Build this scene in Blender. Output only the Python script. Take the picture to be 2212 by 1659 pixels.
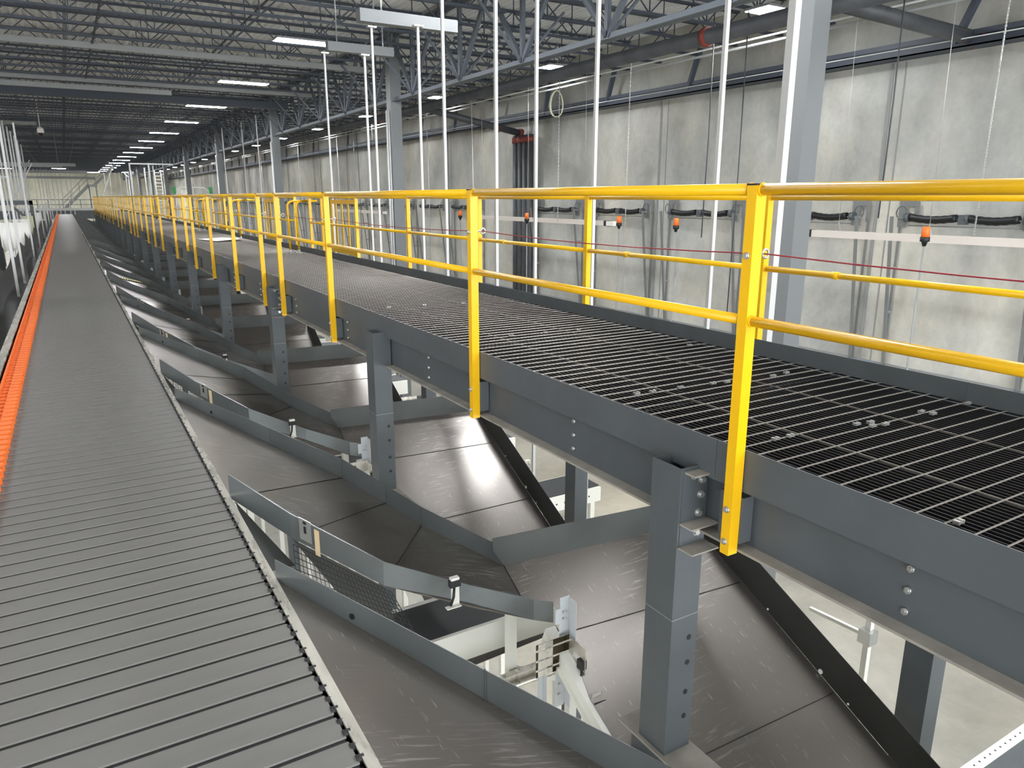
import bpy, math, random
from mathutils import Vector, Matrix
C = bpy.context.scene.collection
for o in list(bpy.data.objects): bpy.data.objects.remove(o)
random.seed(7)

# ---------------------------------------------------------------- camera
IW, IH, FPX = 2212.0, 1659.0, 1580.0
PITCH = math.radians(14.326); YAW = math.radians(30.7456)
cam = bpy.data.cameras.new('camera'); camo = bpy.data.objects.new('camera', cam); C.objects.link(camo)
cam.sensor_fit = 'HORIZONTAL'; cam.sensor_width = 36.0; cam.lens = FPX / IW * 36.0
cam.clip_start = 0.05; cam.clip_end = 500
camo.location = (0, 0, 0)
camo.rotation_euler = (math.pi / 2 - PITCH, 0, -YAW)
bpy.context.scene.camera = camo
# ---------------------------------------------------------------- world and exposure
w = bpy.data.worlds.new('hall_air'); bpy.context.scene.world = w; w.use_nodes = True
w.node_tree.nodes['Background'].inputs[0].default_value = (0.90, 0.95, 1.0, 1)
w.node_tree.nodes['Background'].inputs[1].default_value = 2.6
vs = bpy.context.scene.view_settings
vs.view_transform = 'Standard'; vs.look = 'None'; vs.gamma = 1.0; vs.use_curve_mapping = False
vs.exposure = 1.34
LED_POWER = 60.0

# ---------------------------------------------------------------- materials
def mat(name, col, rough=0.5, metal=0.0, noise=None, bump=None, emit=None, streak=None, spec=None):
    m = bpy.data.materials.new(name); m.use_nodes = True
    nt = m.node_tree; b = nt.nodes['Principled BSDF']
    b.inputs['Base Color'].default_value = (*col, 1); b.inputs['Roughness'].default_value = rough
    b.inputs['Metallic'].default_value = metal
    if spec is not None: b.inputs['Specular IOR Level'].default_value = spec
    if emit:
        b.inputs['Emission Color'].default_value = (*emit[0], 1); b.inputs['Emission Strength'].default_value = emit[1]
    if noise or streak or bump:
        tc = nt.nodes.new('ShaderNodeTexCoord'); mp = nt.nodes.new('ShaderNodeMapping')
        nt.links.new(tc.outputs['Object'], mp.inputs[0])
        if streak: mp.inputs['Scale'].default_value = streak
        nz = nt.nodes.new('ShaderNodeTexNoise'); nt.links.new(mp.outputs[0], nz.inputs['Vector'])
        nz.inputs['Scale'].default_value = noise[0] if noise else 8
        nz.inputs['Detail'].default_value = 6; nz.inputs['Roughness'].default_value = 0.6
        if noise:
            cr = nt.nodes.new('ShaderNodeValToRGB'); nt.links.new(nz.outputs[0], cr.inputs[0])
            k = noise[1]
            cr.color_ramp.elements[0].position = 0.35; cr.color_ramp.elements[1].position = 0.65
            cr.color_ramp.elements[0].color = (*[c * (1 - k) for c in col], 1)
            cr.color_ramp.elements[1].color = (*[min(1, c * (1 + k)) for c in col], 1)
            nt.links.new(cr.outputs[0], b.inputs['Base Color'])
            if len(noise) > 2:
                mr = nt.nodes.new('ShaderNodeMapRange'); nt.links.new(nz.outputs[0], mr.inputs[0])
                mr.inputs[1].default_value = 0.35; mr.inputs[2].default_value = 0.65
                mr.inputs[3].default_value = max(0.03, rough - noise[2]); mr.inputs[4].default_value = rough + noise[2]
                nt.links.new(mr.outputs[0], b.inputs['Roughness'])
        if bump:
            bp = nt.nodes.new('ShaderNodeBump'); bp.inputs['Strength'].default_value = bump; bp.inputs['Distance'].default_value = 0.01
            nt.links.new(nz.outputs[0], bp.inputs['Height']); nt.links.new(bp.outputs[0], b.inputs['Normal'])
    return m

def concrete(name, col, scale, stains, rough=0.85, panel=None):
    """cast concrete: broad blotches, fine grain, scattered round damp stains"""
    m = bpy.data.materials.new(name); m.use_nodes = True
    nt = m.node_tree; N = nt.nodes; L = nt.links; b = N['Principled BSDF']; b.inputs['Roughness'].default_value = rough
    tc = N.new('ShaderNodeTexCoord')
    def noise(sc, det, vec_scale=(1, 1, 1)):
        mp = N.new('ShaderNodeMapping'); L.new(tc.outputs['Object'], mp.inputs[0]); mp.inputs['Scale'].default_value = vec_scale
        n = N.new('ShaderNodeTexNoise'); n.inputs['Scale'].default_value = sc; n.inputs['Detail'].default_value = det
        n.inputs['Roughness'].default_value = 0.62; n.inputs['Distortion'].default_value = 0.15; L.new(mp.outputs[0], n.inputs['Vector']); return n
    def ramp(src, p0, p1, c0, c1):
        r = N.new('ShaderNodeValToRGB'); L.new(src, r.inputs[0]); e = r.color_ramp.elements
        e[0].position = p0; e[1].position = p1; e[0].color = (*c0, 1); e[1].color = (*c1, 1); return r
    def mix(a, bb, mode='MULTIPLY', f=1.0):
        x = N.new('ShaderNodeMix'); x.data_type = 'RGBA'; x.blend_type = mode; x.inputs[0].default_value = f
        L.new(a, x.inputs[6]); L.new(bb, x.inputs[7]); return x.outputs[2]
    big = ramp(noise(scale, 8, (1, 1, 0.7)).outputs[0], 0.32, 0.68, [c * 0.62 for c in col], [min(1, c * 1.12) for c in col])
    warm = ramp(noise(scale * 0.5, 3).outputs[0], 0.4, 0.65, (0.95, 0.97, 1.0), (1.0, 0.97, 0.92))
    fine = ramp(noise(scale * 14, 4).outputs[0], 0.3, 0.7, (0.9, 0.9, 0.9), (1, 1, 1))
    out = mix(mix(big.outputs[0], warm.outputs[0]), fine.outputs[0])
    if stains:
        vo = N.new('ShaderNodeTexVoronoi'); vo.inputs['Scale'].default_value = stains; vo.inputs['Randomness'].default_value = 1
        mp = N.new('ShaderNodeMapping'); L.new(tc.outputs['Object'], mp.inputs[0]); mp.inputs['Scale'].default_value = (1, 1.0, 0.62)
        L.new(mp.outputs[0], vo.inputs['Vector'])
        st = ramp(vo.outputs['Distance'], 0.10, 0.15, (0.70, 0.69, 0.64), (1, 1, 1))
        out = mix(out, st.outputs[0])
    L.new(out, b.inputs['Base Color'])
    return m

M = {}
M['steel'] = mat('dark_grey_painted_steel', (0.082, 0.091, 0.096), 0.42, noise=(3, 0.08))
M['steel_light'] = mat('grey_painted_steel', (0.25, 0.255, 0.25), 0.5, noise=(2, 0.06))
M['joist'] = mat('blue_grey_joist_paint', (0.050, 0.060, 0.080), 0.55)
M['girder'] = mat('grey_girder_paint', (0.10, 0.115, 0.135), 0.55)
M['deck'] = mat('roof_deck_paint', (0.78, 0.79, 0.80), 0.6, noise=(0.6, 0.08))
M['yellow'] = mat('safety_yellow_paint', (0.82, 0.46, 0.004), 0.30, noise=(5, 0.03))
M['black'] = mat('black_plastic', (0.012, 0.012, 0.013), 0.5)
M['slat'] = mat('dark_anodised_slat', (0.205, 0.197, 0.185), 0.32, 0.25, noise=(2.5, 0.05, 0.03), streak=(0.8, 3, 1))
M['orange'] = mat('orange_plastic', (0.90, 0.17, 0.02), 0.45, noise=(9, 0.12))
M['rail'] = mat('worn_bright_steel', (0.62, 0.59, 0.52), 0.30, 0.6, noise=(5, 0.14, 0.10), streak=(3, 0.5, 1))
M['bed'] = mat('worn_chute_sheet', (0.150, 0.135, 0.121), 0.29, 0.55, noise=(0.9, 0.05), streak=(0.8, 1.6, 1))
_m = M['bed']; _nt = _m.node_tree; _b = _nt.nodes['Principled BSDF']
def _mask(scale, sc, rot, lo, hi, det):
    tc = _nt.nodes.new('ShaderNodeTexCoord'); mp = _nt.nodes.new('ShaderNodeMapping'); mp.inputs['Scale'].default_value = sc; mp.inputs['Rotation'].default_value = (0, 0, rot)
    nz = _nt.nodes.new('ShaderNodeTexNoise'); nz.inputs['Scale'].default_value = scale; nz.inputs['Detail'].default_value = det
    mr = _nt.nodes.new('ShaderNodeMapRange'); mr.inputs[1].default_value = lo; mr.inputs[2].default_value = hi
    _nt.links.new(tc.outputs['Object'], mp.inputs[0]); _nt.links.new(mp.outputs[0], nz.inputs['Vector']); _nt.links.new(nz.outputs[0], mr.inputs[0]); return mr.outputs[0]
_a = _mask(6, (1.0, 11, 1), 0.45, 0.57, 0.66, 4); _c = _mask(1.1, (1, 1, 1), 0, 0.48, 0.72, 1); _d = _mask(9, (14, 1, 1), 0.2, 0.69, 0.74, 2)
_mu = _nt.nodes.new('ShaderNodeMath'); _mu.operation = 'MULTIPLY'; _nt.links.new(_a, _mu.inputs[0]); _nt.links.new(_c, _mu.inputs[1])
_mx = _nt.nodes.new('ShaderNodeMath'); _mx.operation = 'MAXIMUM'; _nt.links.new(_mu.outputs[0], _mx.inputs[0]); _nt.links.new(_d, _mx.inputs[1])
_ms = _nt.nodes.new('ShaderNodeMath'); _ms.operation = 'MULTIPLY'; _ms.inputs[1].default_value = 0.6; _nt.links.new(_mx.outputs[0], _ms.inputs[0])
_mi = _nt.nodes.new('ShaderNodeMix'); _mi.data_type = 'RGBA'; _mi.inputs[7].default_value = (0.42, 0.40, 0.38, 1)
_nt.links.new(_b.inputs['Base Color'].links[0].from_socket, _mi.inputs[6]); _nt.links.new(_ms.outputs[0], _mi.inputs[0]); _nt.links.new(_mi.outputs[2], _b.inputs['Base Color'])
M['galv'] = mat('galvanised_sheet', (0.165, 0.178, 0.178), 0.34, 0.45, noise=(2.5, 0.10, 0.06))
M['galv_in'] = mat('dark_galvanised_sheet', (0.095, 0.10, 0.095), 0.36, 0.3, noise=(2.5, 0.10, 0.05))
M['dark_sheet'] = mat('dark_guard_sheet', (0.040, 0.040, 0.036), 0.38, 0.3, noise=(2.5, 0.12, 0.05))  # darker sheet tone for the right guard
M['column'] = mat('grey_column_paint', (0.155, 0.162, 0.165), 0.5)
M['bracket'] = mat('cool_white_bracket', (0.50, 0.52, 0.53), 0.4)
M['zinc'] = mat('zinc_plated_steel', (0.62, 0.62, 0.60), 0.3, 0.8)
M['white'] = mat('white_painted_steel', (0.74, 0.73, 0.66), 0.45)
M['pole'] = mat('bright_strut', (0.52, 0.52, 0.51), 0.45, 0.1)
M['dust'] = mat('dusty_tan_flange', (0.30, 0.275, 0.24), 0.8, noise=(6, 0.15))
M['bar'] = mat('grating_bar', (0.022, 0.022, 0.024), 0.35, 0.6)
M['rod'] = mat('bright_cross_rod', (0.22, 0.20, 0.18), 0.5, 0.5)
M['net'] = mat('black_net', (0.03, 0.03, 0.032), 0.8)
M['led'] = mat('led_panel', (1, 1, 1), 0.4, emit=((0.95, 0.975, 1.0), LED_POWER))
M['wall'] = concrete('tilt_up_concrete', (0.55, 0.54, 0.49), 0.55, 0.30)
M['endwall'] = concrete('cream_concrete', (0.95, 0.90, 0.74), 0.2, None)
M['floor'] = concrete('polished_slab', (0.50, 0.465, 0.385), 0.35, None, 0.35)
M['band'] = mat('blue_grey_wall_paint', (0.20, 0.235, 0.265), 0.55)
M['pipe'] = mat('dark_pipe_paint', (0.055, 0.058, 0.064), 0.5, noise=(2, 0.2))
M['red'] = mat('red_coupling', (0.20, 0.035, 0.025), 0.5)
M['redrope'] = mat('red_pull_cord', (0.26, 0.015, 0.025), 0.5)
M['spring'] = mat('black_torsion_spring', (0.016, 0.017, 0.018), 0.4, 0.4)
M['alu'] = mat('pale_aluminium', (0.80, 0.74, 0.68), 0.35, 0.3)
M['sheet'] = mat('white_plastic_sheet', (0.85, 0.83, 0.78), 0.6)
M['cord'] = mat('pale_rope', (0.62, 0.62, 0.42), 0.8)
M['chain'] = mat('hanging_chain', (0.6, 0.6, 0.58), 0.35, 0.7)
M['tan'] = mat('tan_plastic', (0.66, 0.50, 0.30), 0.6)
M['plate'] = mat('dull_grey_plate', (0.17, 0.175, 0.17), 0.6)
M['lowbelt'] = mat('dark_rubber_belt', (0.035, 0.037, 0.04), 0.5)

# hazard stripes (yellow and black), by object coordinate
hz = bpy.data.materials.new('hazard_stripe'); hz.use_nodes = True
_n = hz.node_tree; _t = _n.nodes.new('ShaderNodeTexCoord'); _w = _n.nodes.new('ShaderNodeTexWave'); _r = _n.nodes.new('ShaderNodeValToRGB')
_w.inputs['Scale'].default_value = 6; _r.color_ramp.interpolation = 'CONSTANT'
_r.color_ramp.elements[0].color = (0.02, 0.02, 0.02, 1); _r.color_ramp.elements[1].color = (0.75, 0.68, 0.15, 1); _r.color_ramp.elements[1].position = 0.5
_n.links.new(_t.outputs['Object'], _w.inputs['Vector']); _n.links.new(_w.outputs[0], _r.inputs[0]); _n.links.new(_r.outputs[0], _n.nodes['Principled BSDF'].inputs['Base Color'])
M['hazard'] = hz

# ---------------------------------------------------------------- mesh builder
class MB:
    def __init__(s): s.v = []; s.f = []; s.m = []; s.cur = 0; s.sm = []; s.smooth = False
    def add(s, vs_, fs):
        n = len(s.v); s.v += [tuple(p) for p in vs_]
        for f in fs: s.f.append(tuple(i + n for i in f)); s.m.append(s.cur); s.sm.append(s.smooth)
    def box(s, a, b):
        x0, y0, z0 = a; x1, y1, z1 = b
        if x1 < x0: x0, x1 = x1, x0
        if y1 < y0: y0, y1 = y1, y0
        if z1 < z0: z0, z1 = z1, z0
        s.add([(x0, y0, z0), (x1, y0, z0), (x1, y1, z0), (x0, y1, z0), (x0, y0, z1), (x1, y0, z1), (x1, y1, z1), (x0, y1, z1)],
              [(0, 3, 2, 1), (4, 5, 6, 7), (0, 1, 5, 4), (1, 2, 6, 5), (2, 3, 7, 6), (3, 0, 4, 7)])
        return s
    def bar(s, p, q, wd, ht, up=(0, 0, 1)):
        """rectangular bar from p to q, wd across, ht along up"""
        p = Vector(p); q = Vector(q); d = (q - p).normalized(); up = Vector(up)
        if abs(d.dot(up)) > 0.98: up = Vector((0, 1, 0))
        sd = d.cross(up).normalized() * (wd / 2); u = sd.cross(d).normalized() * (ht / 2)
        vv = [p - sd - u, p + sd - u, p + sd + u, p - sd + u, q - sd - u, q + sd - u, q + sd + u, q - sd + u]
        s.add(vv, [(0, 1, 2, 3), (7, 6, 5, 4), (0, 4, 5, 1), (1, 5, 6, 2), (2, 6, 7, 3), (3, 7, 4, 0)]); return s
    def tube(s, pts, r, n=8, caps=True):
        pts = [Vector(p) for p in pts]; rings = []; old = s.smooth; s.smooth = True
        u = None
        for i, p in enumerate(pts):
            d = (pts[min(i + 1, len(pts) - 1)] - pts[max(i - 1, 0)]).normalized()
            if u is None:
                u = Vector((0, 0, 1)) if abs(d.z) < 0.9 else Vector((1, 0, 0))
            u = (u - d * u.dot(d)).normalized(); w_ = d.cross(u)
            rr = r[i] if isinstance(r, (list, tuple)) else r
            rings.append([p + (u * math.cos(2 * math.pi * k / n) + w_ * math.sin(2 * math.pi * k / n)) * rr for k in range(n)])
        vv = [v for R in rings for v in R]; ff = []
        for i in range(len(rings) - 1):
            for k in range(n):
                a = i * n + k; b = i * n + (k + 1) % n; ff.append((a, a + n, b + n, b))
        s.add(vv, ff); s.smooth = False
        if caps:
            m = len(vv); base = len(s.v) - m
            s.f.append(tuple(base + k for k in range(n))); s.m.append(s.cur); s.sm.append(False)
            s.f.append(tuple(base + m - 1 - k for k in range(n))); s.m.append(s.cur); s.sm.append(False)
        s.smooth = old; return s
    def hollow(s, x0, y0, z0, x1, y1, z1, t):
        """square tube open at top"""
        s.box((x0, y0, z0), (x0 + t, y1, z1)); s.box((x1 - t, y0, z0), (x1, y1, z1))
        s.box((x0 + t, y0, z0), (x1 - t, y0 + t, z1)); s.box((x0 + t, y1 - t, z0), (x1 - t, y1, z1)); return s
    def strip(s, bot, hts, t, out=None):
        """upright sheet along a polyline: bottom points, heights, thickness"""
        n = len(bot); P = [Vector(b) for b in bot]
        nor = []
        for i in range(n):
            d = P[min(i + 1, n - 1)] - P[max(i - 1, 0)]; d.z = 0; d.normalize(); nor.append(Vector((-d.y, d.x, 0)) * t)
        vv = []
        for i in range(n):
            h = Vector((0, 0, hts[i])); vv += [P[i], P[i] + h, P[i] + nor[i] + h, P[i] + nor[i]]
        ff = []
        for i in range(n - 1):
            a = 4 * i; b = a + 4
            for k in range(4): ff.append((a + k, a + (k + 1) % 4, b + (k + 1) % 4, b + k))
        ff += [(3, 2, 1, 0), (4 * n - 4, 4 * n - 3, 4 * n - 2, 4 * n - 1)]
        s.add(vv, ff); return s
    def slab(s, pts, t):
        """flat polygon with thickness t downwards"""
        P = [Vector(p) for p in pts]; n = len(P)
        s.add(P + [p - Vector((0, 0, t)) for p in P], [tuple(range(n)), tuple(range(2 * n - 1, n - 1, -1))] + [(i, i + n, (i + 1) % n + n, (i + 1) % n) for i in range(n)])
        return s
    def build(s, name, mats, parent=None, origin=None, kind=None):
        if not isinstance(mats, (list, tuple)): mats = [mats]
        o0 = Vector(origin) if origin is not None else (Vector(parent['_o']) if parent is not None else Vector((0, 0, 0)))
        me = bpy.data.meshes.new(name)
        me.from_pydata([(v[0] - o0.x, v[1] - o0.y, v[2] - o0.z) for v in s.v], [], s.f)
        for mm in mats: me.materials.append(mm)
        me.polygons.foreach_set('material_index', s.m); me.polygons.foreach_set('use_smooth', s.sm)
        me.update()
        o = bpy.data.objects.new(name, me); C.objects.link(o)
        if parent is None: o.location = o0
        else: o.parent = parent
        o['_o'] = tuple(o0)
        if kind: o['kind'] = kind
        return o

def tag(o, label, cat, group=None, kind=None):
    o['label'] = label
    if cat: o['category'] = cat
    if group: o['group'] = group
    if kind: o['kind'] = kind
    return o
def thing(name, loc, label, cat, group=None):
    o = bpy.data.objects.new(name, None); C.objects.link(o); o.location = loc; o['_o'] = tuple(loc)
    o.empty_display_size = 0.1
    return tag(o, label, cat, group)
def struct(o): o['kind'] = 'structure'; return o
def copy_tree(o, off=(0, 0, 0), label=None, group=None, parent=None):
    c = o.copy(); C.objects.link(c)
    if parent is not None: c.parent = parent
    else: c.location = Vector(o.location) + Vector(off)
    if label: c['label'] = label
    if group: c['group'] = group
    for ch in list(o.children): copy_tree(ch, parent=c)
    return c
_o1 = ['first', 'second', 'third', 'fourth', 'fifth', 'sixth', 'seventh', 'eighth', 'ninth', 'tenth', 'eleventh', 'twelfth', 'thirteenth', 'fourteenth', 'fifteenth', 'sixteenth', 'seventeenth', 'eighteenth', 'nineteenth']
_o2 = ['twentieth', 'thirtieth', 'fortieth', 'fiftieth', 'sixtieth', 'seventieth', 'eightieth', 'ninetieth']
_o3 = ['twenty', 'thirty', 'forty', 'fifty', 'sixty', 'seventy', 'eighty', 'ninety']
def nth(i):
    i += 1
    if i < 20: return _o1[i - 1]
    if i >= 100: return 'hundredth' if i == 100 else 'hundred-and-' + nth(i - 101)
    t, u = divmod(i, 10)
    return _o2[t - 2] if u == 0 else _o3[t - 2] + '-' + _o1[u - 1]

FLOOR = -6.85; DECKZ = -1.03; ROOF = 4.9; YEND = 148.0; XW = 16.4; XL = -24.0
PITCHC = 3.53

# ================================================================ room shell
struct(MB().box((XL, -16, FLOOR - 0.2), (XW + 0.3, YEND, FLOOR)).build('floor', M['floor']))
m = MB(); m.box((XW, -16, FLOOR), (XW + 0.25, YEND, ROOF))
struct(m.build('wall_right', M['wall']))
struct(MB().box((XL, YEND, FLOOR), (XW + 0.25, YEND + 0.25, ROOF)).build('wall_end', M['endwall']))
struct(MB().box((XL - 0.25, -16, FLOOR), (XL, YEND, ROOF)).build('wall_left', M['wall']))
# corrugated roof deck
m = MB(); x = XL; xs = []
while x < XW:
    xs += [(x, ROOF), (x + 0.07, ROOF), (x + 0.10, ROOF + 0.05), (x + 0.17, ROOF + 0.05)]; x += 0.20
vv = [(a, -16, z) for a, z in xs] + [(a, YEND, z) for a, z in xs]; n = len(xs)
m.add(vv, [(i, i + 1, i + 1 + n, i + n) for i in range(n - 1)])
m.add([(XL, -16, ROOF + 0.12), (XW + 0.3, -16, ROOF + 0.12), (XW + 0.3, YEND, ROOF + 0.12), (XL, YEND, ROOF + 0.12)], [(0, 1, 2, 3)])
struct(m.build('ceiling', M['deck']))
# painted lower band and joint trims of the right wall
struct(MB().box((XW - 0.02, -16, FLOOR), (XW, YEND, -3.85)).build('trim_1', M['band']))
m = MB()
for i in range(-1, 19):
    y = 10.5 + i * 7.62
    m.box((XW - 0.012, y - 0.015, -3.85), (XW - 0.001, y + 0.015, 2.9))
struct(m.build('trim_2', M['steel_light']))
m = MB()
for i in range(-1, 19):
    y = 10.8 + i * 7.62
    m.box((XW - 0.03, y - 0.035, -4.4), (XW - 0.001, y + 0.035, 2.9))
struct(m.build('trim_3', M['steel_light']))

# ================================================================ LED fixtures (the hall's lamps, plus added fill by the end wall)
def led(name, x, y, z, lx, ly, label, group, wz=4.91):
    t = thing(name, (x, y, z), label, 'ceiling light', group)
    MB().box((x - lx / 2 - 0.02, y - ly / 2 - 0.02, z), (x + lx / 2 + 0.02, y + ly / 2 + 0.02, z + 0.05)).build('housing', M['steel_light'], t)
    MB().box((x - lx / 2, y - ly / 2, z - 0.012), (x + lx / 2, y + ly / 2, z)).build('diffuser', M['led'], t)
    for sx in (-1, 1): MB().tube([(x + sx * lx / 3, y, z + 0.05), (x + sx * lx / 3, y, wz)], 0.0025, 4).build('hanger_wire', M['chain'], t)
    return t
rows = []
ys1 = [-4.5, 3.45, 8.8, 14.3] + [20.2 + 7.97 * k for k in range(15)]
ys2 = [4.0] + [11.9 + 8.2 * k for k in range(16)]
a = led('led_high_bay', 5.9, ys1[0], 3.85, 1.6, 0.46, 'white LED high bay in the row over the walkway, %s from the camera' % nth(0), 'LED high bays over the walkway')
for k, y in enumerate(ys1[1:]): copy_tree(a, (0, y - ys1[0], 0), 'white LED high bay in the row over the walkway, %s from the camera' % nth(k + 1))
a = led('led_high_bay', 13.4, ys2[0], 3.86, 0.62, 0.62, 'square white LED light in the row beside the concrete wall, %s from the camera' % nth(0), 'LED lights beside the concrete wall')
for k, y in enumerate(ys2[1:]): copy_tree(a, (0, y - ys2[0], 0), 'square white LED light in the row beside the concrete wall, %s from the camera' % nth(k + 1))
a = led('led_high_bay', -6.0, 4.0, 3.6, 1.5, 0.36, 'white LED high bay in the row left of the sorter, %s from the camera' % nth(0), 'LED high bays left of the sorter')
for k in range(1, 14): copy_tree(a, (0, 8.75 * k, 0), 'white LED high bay in the row left of the sorter, %s from the camera' % nth(k))
a = led('led_high_bay', -15.0, 4.0, 3.6, 1.5, 0.36, 'white LED high bay in the far left row, %s from the camera' % nth(0), 'LED high bays far left')
for k in range(1, 12): copy_tree(a, (0, 8.9 * k, 0), 'white LED high bay in the far left row, %s from the camera' % nth(k))
a = led('led_high_bay', 0.0, 118.0, 3.7, 1.6, 1.2, 'large white LED light near the end wall, first from the camera', 'LED fill lights added near the end wall')  # extra fixtures added only to brighten the end wall
for k in range(1, 5): copy_tree(a, ((-9, -4.5, 4.5, 9)[k - 1], 12 + 3 * (k % 2), 0), 'large white LED fill light added near the end wall, %s from the camera' % nth(k))
# strip lights under the mezzanine that light the chute undersides
a = led('strip_light', -0.1, 4.9, -2.05, 1.0, 0.10, 'white strip light fixed below the sorter, nearest one', 'strip lights below the sorter', -1.93)
for k in range(1, 12): copy_tree(a, (0, PITCHC * 2 * k, 0), 'white strip light fixed below the sorter, %s from the camera' % nth(k))

# ================================================================ sorter conveyor
S = thing('sorter_conveyor', (0.0, 1.0, -1.75), 'long slat sorter belt with grey slats and orange shoes running down the hall', 'conveyor')
SP = 0.1272; Y0 = 0.30; TOPZ = -1.66
def slat_mb(y, mb=None):
    mb = mb or MB(); a, b = y + 0.0085, y + SP - 0.0085; c = 0.0035
    x0, x1 = -0.70, 0.556
    prof = [(a, TOPZ - 0.0055), (b, TOPZ - 0.0055), (b, TOPZ - c), (b - c, TOPZ), (a + c, TOPZ), (a, TOPZ - c)]
    mb.add([(x0, p, z) for p, z in prof] + [(x1, p, z) for p, z in prof],
           [(0, 1, 2, 3, 4, 5), (11, 10, 9, 8, 7, 6)] + [(i, i + 6, (i + 1) % 6 + 6, (i + 1) % 6) for i in range(6)])
    return mb
def shoe_mb(y, mb=None):
    mb = mb or MB(); z = TOPZ; a, b = y + 0.012, y + SP - 0.010; mid = (a + b) / 2
    # body with a slanted front face and a pointed nose towards the belt
    def prism(poly, z0, z1):
        n_ = len(poly); mb.add([(p[0], p[1], z0) for p in poly] + [(p[0], p[1], z1) for p in poly],
                               [tuple(range(n_ - 1, -1, -1)), tuple(range(n_, 2 * n_))] + [(i, (i + 1) % n_, (i + 1) % n_ + n_, i + n_) for i in range(n_)])
    prism([(-0.612, a), (-0.545, a + 0.01), (-0.526, mid), (-0.545, b - 0.01), (-0.612, b)], z, z + 0.045)
    prism([(-0.690, a + 0.015), (-0.612, a + 0.03), (-0.612, b - 0.03), (-0.690, b - 0.015)], z, z + 0.030)
    prism([(-0.690, a), (-0.672, a), (-0.672, b), (-0.690, b)], z, z + 0.048)
    return mb
NS = 96
s0 = slat_mb(Y0).build('slat', M['slat'], S); h0 = shoe_mb(Y0).build('divert_shoe', M['orange'], S); h0['label'] = 'orange plastic divert shoe'
for k in range(1, NS):
    for o in (s0, h0):
        c = o.copy(); C.objects.link(c); c.parent = S; c.location = (0, SP * k, 0)
mb1 = MB(); mb2 = MB(); k = NS
while Y0 + SP * k < 88: slat_mb(Y0 + SP * k, mb1); shoe_mb(Y0 + SP * k, mb2); k += 1
mb1.build('slat', M['slat'], S, kind='stuff'); mb2.build('divert_shoe', M['orange'], S, kind='stuff')
m = MB(); y = Y0
while y < 40:
    m.tube([(0.552, y + SP * .25, TOPZ - 0.006), (0.576, y + SP * .25, TOPZ - 0.006)], 0.016, 6)
    m.tube([(0.552, y + SP * .72, TOPZ - 0.012), (0.572, y + SP * .72, TOPZ - 0.012)], 0.019, 6); y += SP
m.box((0.552, Y0, TOPZ - 0.05), (0.565, 88, TOPZ - 0.02))
m.build('drive_chain', M['black'], S)
m = MB(); m.box((0.568, -1, TOPZ - 0.004), (0.606, 88, TOPZ + 0.006)); m.box((0.600, -1, TOPZ - 0.30), (0.606, 88, TOPZ))
m.build('side_rail', M['rail'], S)
m = MB(); m.box((-0.80, -1, TOPZ + 0.0), (-0.725, 88, TOPZ + 0.03)); m.box((-0.80, -1, TOPZ - 0.30), (-0.794, 88, TOPZ))
m.build('side_rail', M['rail'], S)
m = MB(); m.box((-0.79, -1, TOPZ - 0.28), (0.60, 88, TOPZ - 0.08)); m.build('pan', M['black'], S)
m = MB(); m.box((-0.70, Y0, TOPZ - 0.07), (0.552, 88, TOPZ - 0.0058)); m.build('carrier_bed', M['black'], S)
m = MB(); y = 1.0
while y < 88:
    for xx in (-0.70, 0.50):
        m.box((xx - 0.04, y - 0.04, FLOOR), (xx + 0.04, y + 0.04, TOPZ - 0.28)); m.box((xx - 0.09, y - 0.09, FLOOR), (xx + 0.09, y + 0.09, FLOOR + 0.012))
    m.bar((-0.7, y, -3.2), (0.5, y, -2.4), 0.04, 0.04); y += PITCHC
m.build('support_frame', M['white'], S)

# ================================================================ chutes
V3 = Vector
f0, f1, f2, f3, P1 = V3((.606, 6.62, -1.665)), V3((1.532, 5.053, -2.033)), V3((1.733, 4.70, -2.15)), V3((1.887, 4.423, -2.25)), V3((2.233, 3.863, -2.4))
n0, n2, n3, N1 = V3((.606, 4.17, -1.665)), V3((.863, 3.87, -1.85)), V3((1.2685, 3.529, -2.10)), V3((2.21, 3.45, -2.576))
n25 = (n3 * 0.45 + N1 * 0.55) + V3((0, 0.02, -0.02))
N1b = V3((2.319, 3.390, -2.597))
P2 = V3((3.802, 3.701, -2.4)); dd = V3((0.0516, 0.9184, 0.3924))
nb = V3((-0.0403, -0.3907, 0.9197))
def onbed(x, y): return V3((x, y, P1.z - (nb.x * (x - P1.x) + nb.y * (y - P1.y)) / nb.z))
CH = thing('spiral_chute', (0.65, 3.9, -2.6), 'sheet metal chute dropping right from the sorter, %s from the camera' % nth(1), 'chute', 'chutes feeding from the sorter')
E1 = onbed(2.20, 1.0); E2 = onbed(3.66, 1.0)
ZT = V3((0, 0, 0.003))
m = MB()
for poly in ([n0, f1, f0], [n0, n2, f2, f1], [n2, n3, f3, f2], [n3, n25, N1, P1, f3]):
    c = sum(poly, V3((0, 0, 0))) / len(poly)
    # triangulate as a fan and give thickness
    for i in range(1, len(poly) - 1): m.slab([poly[0], poly[i], poly[i + 1]], 0.004)
m.build('fan_bed', M['bed'], CH)
m = MB(); m.slab([P1, N1, N1b, onbed(2.33, 3.19), onbed(2.25, 2.9), E1, E2, P2], 0.004)
m.build('lower_bed', M['bed'], CH)
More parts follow.
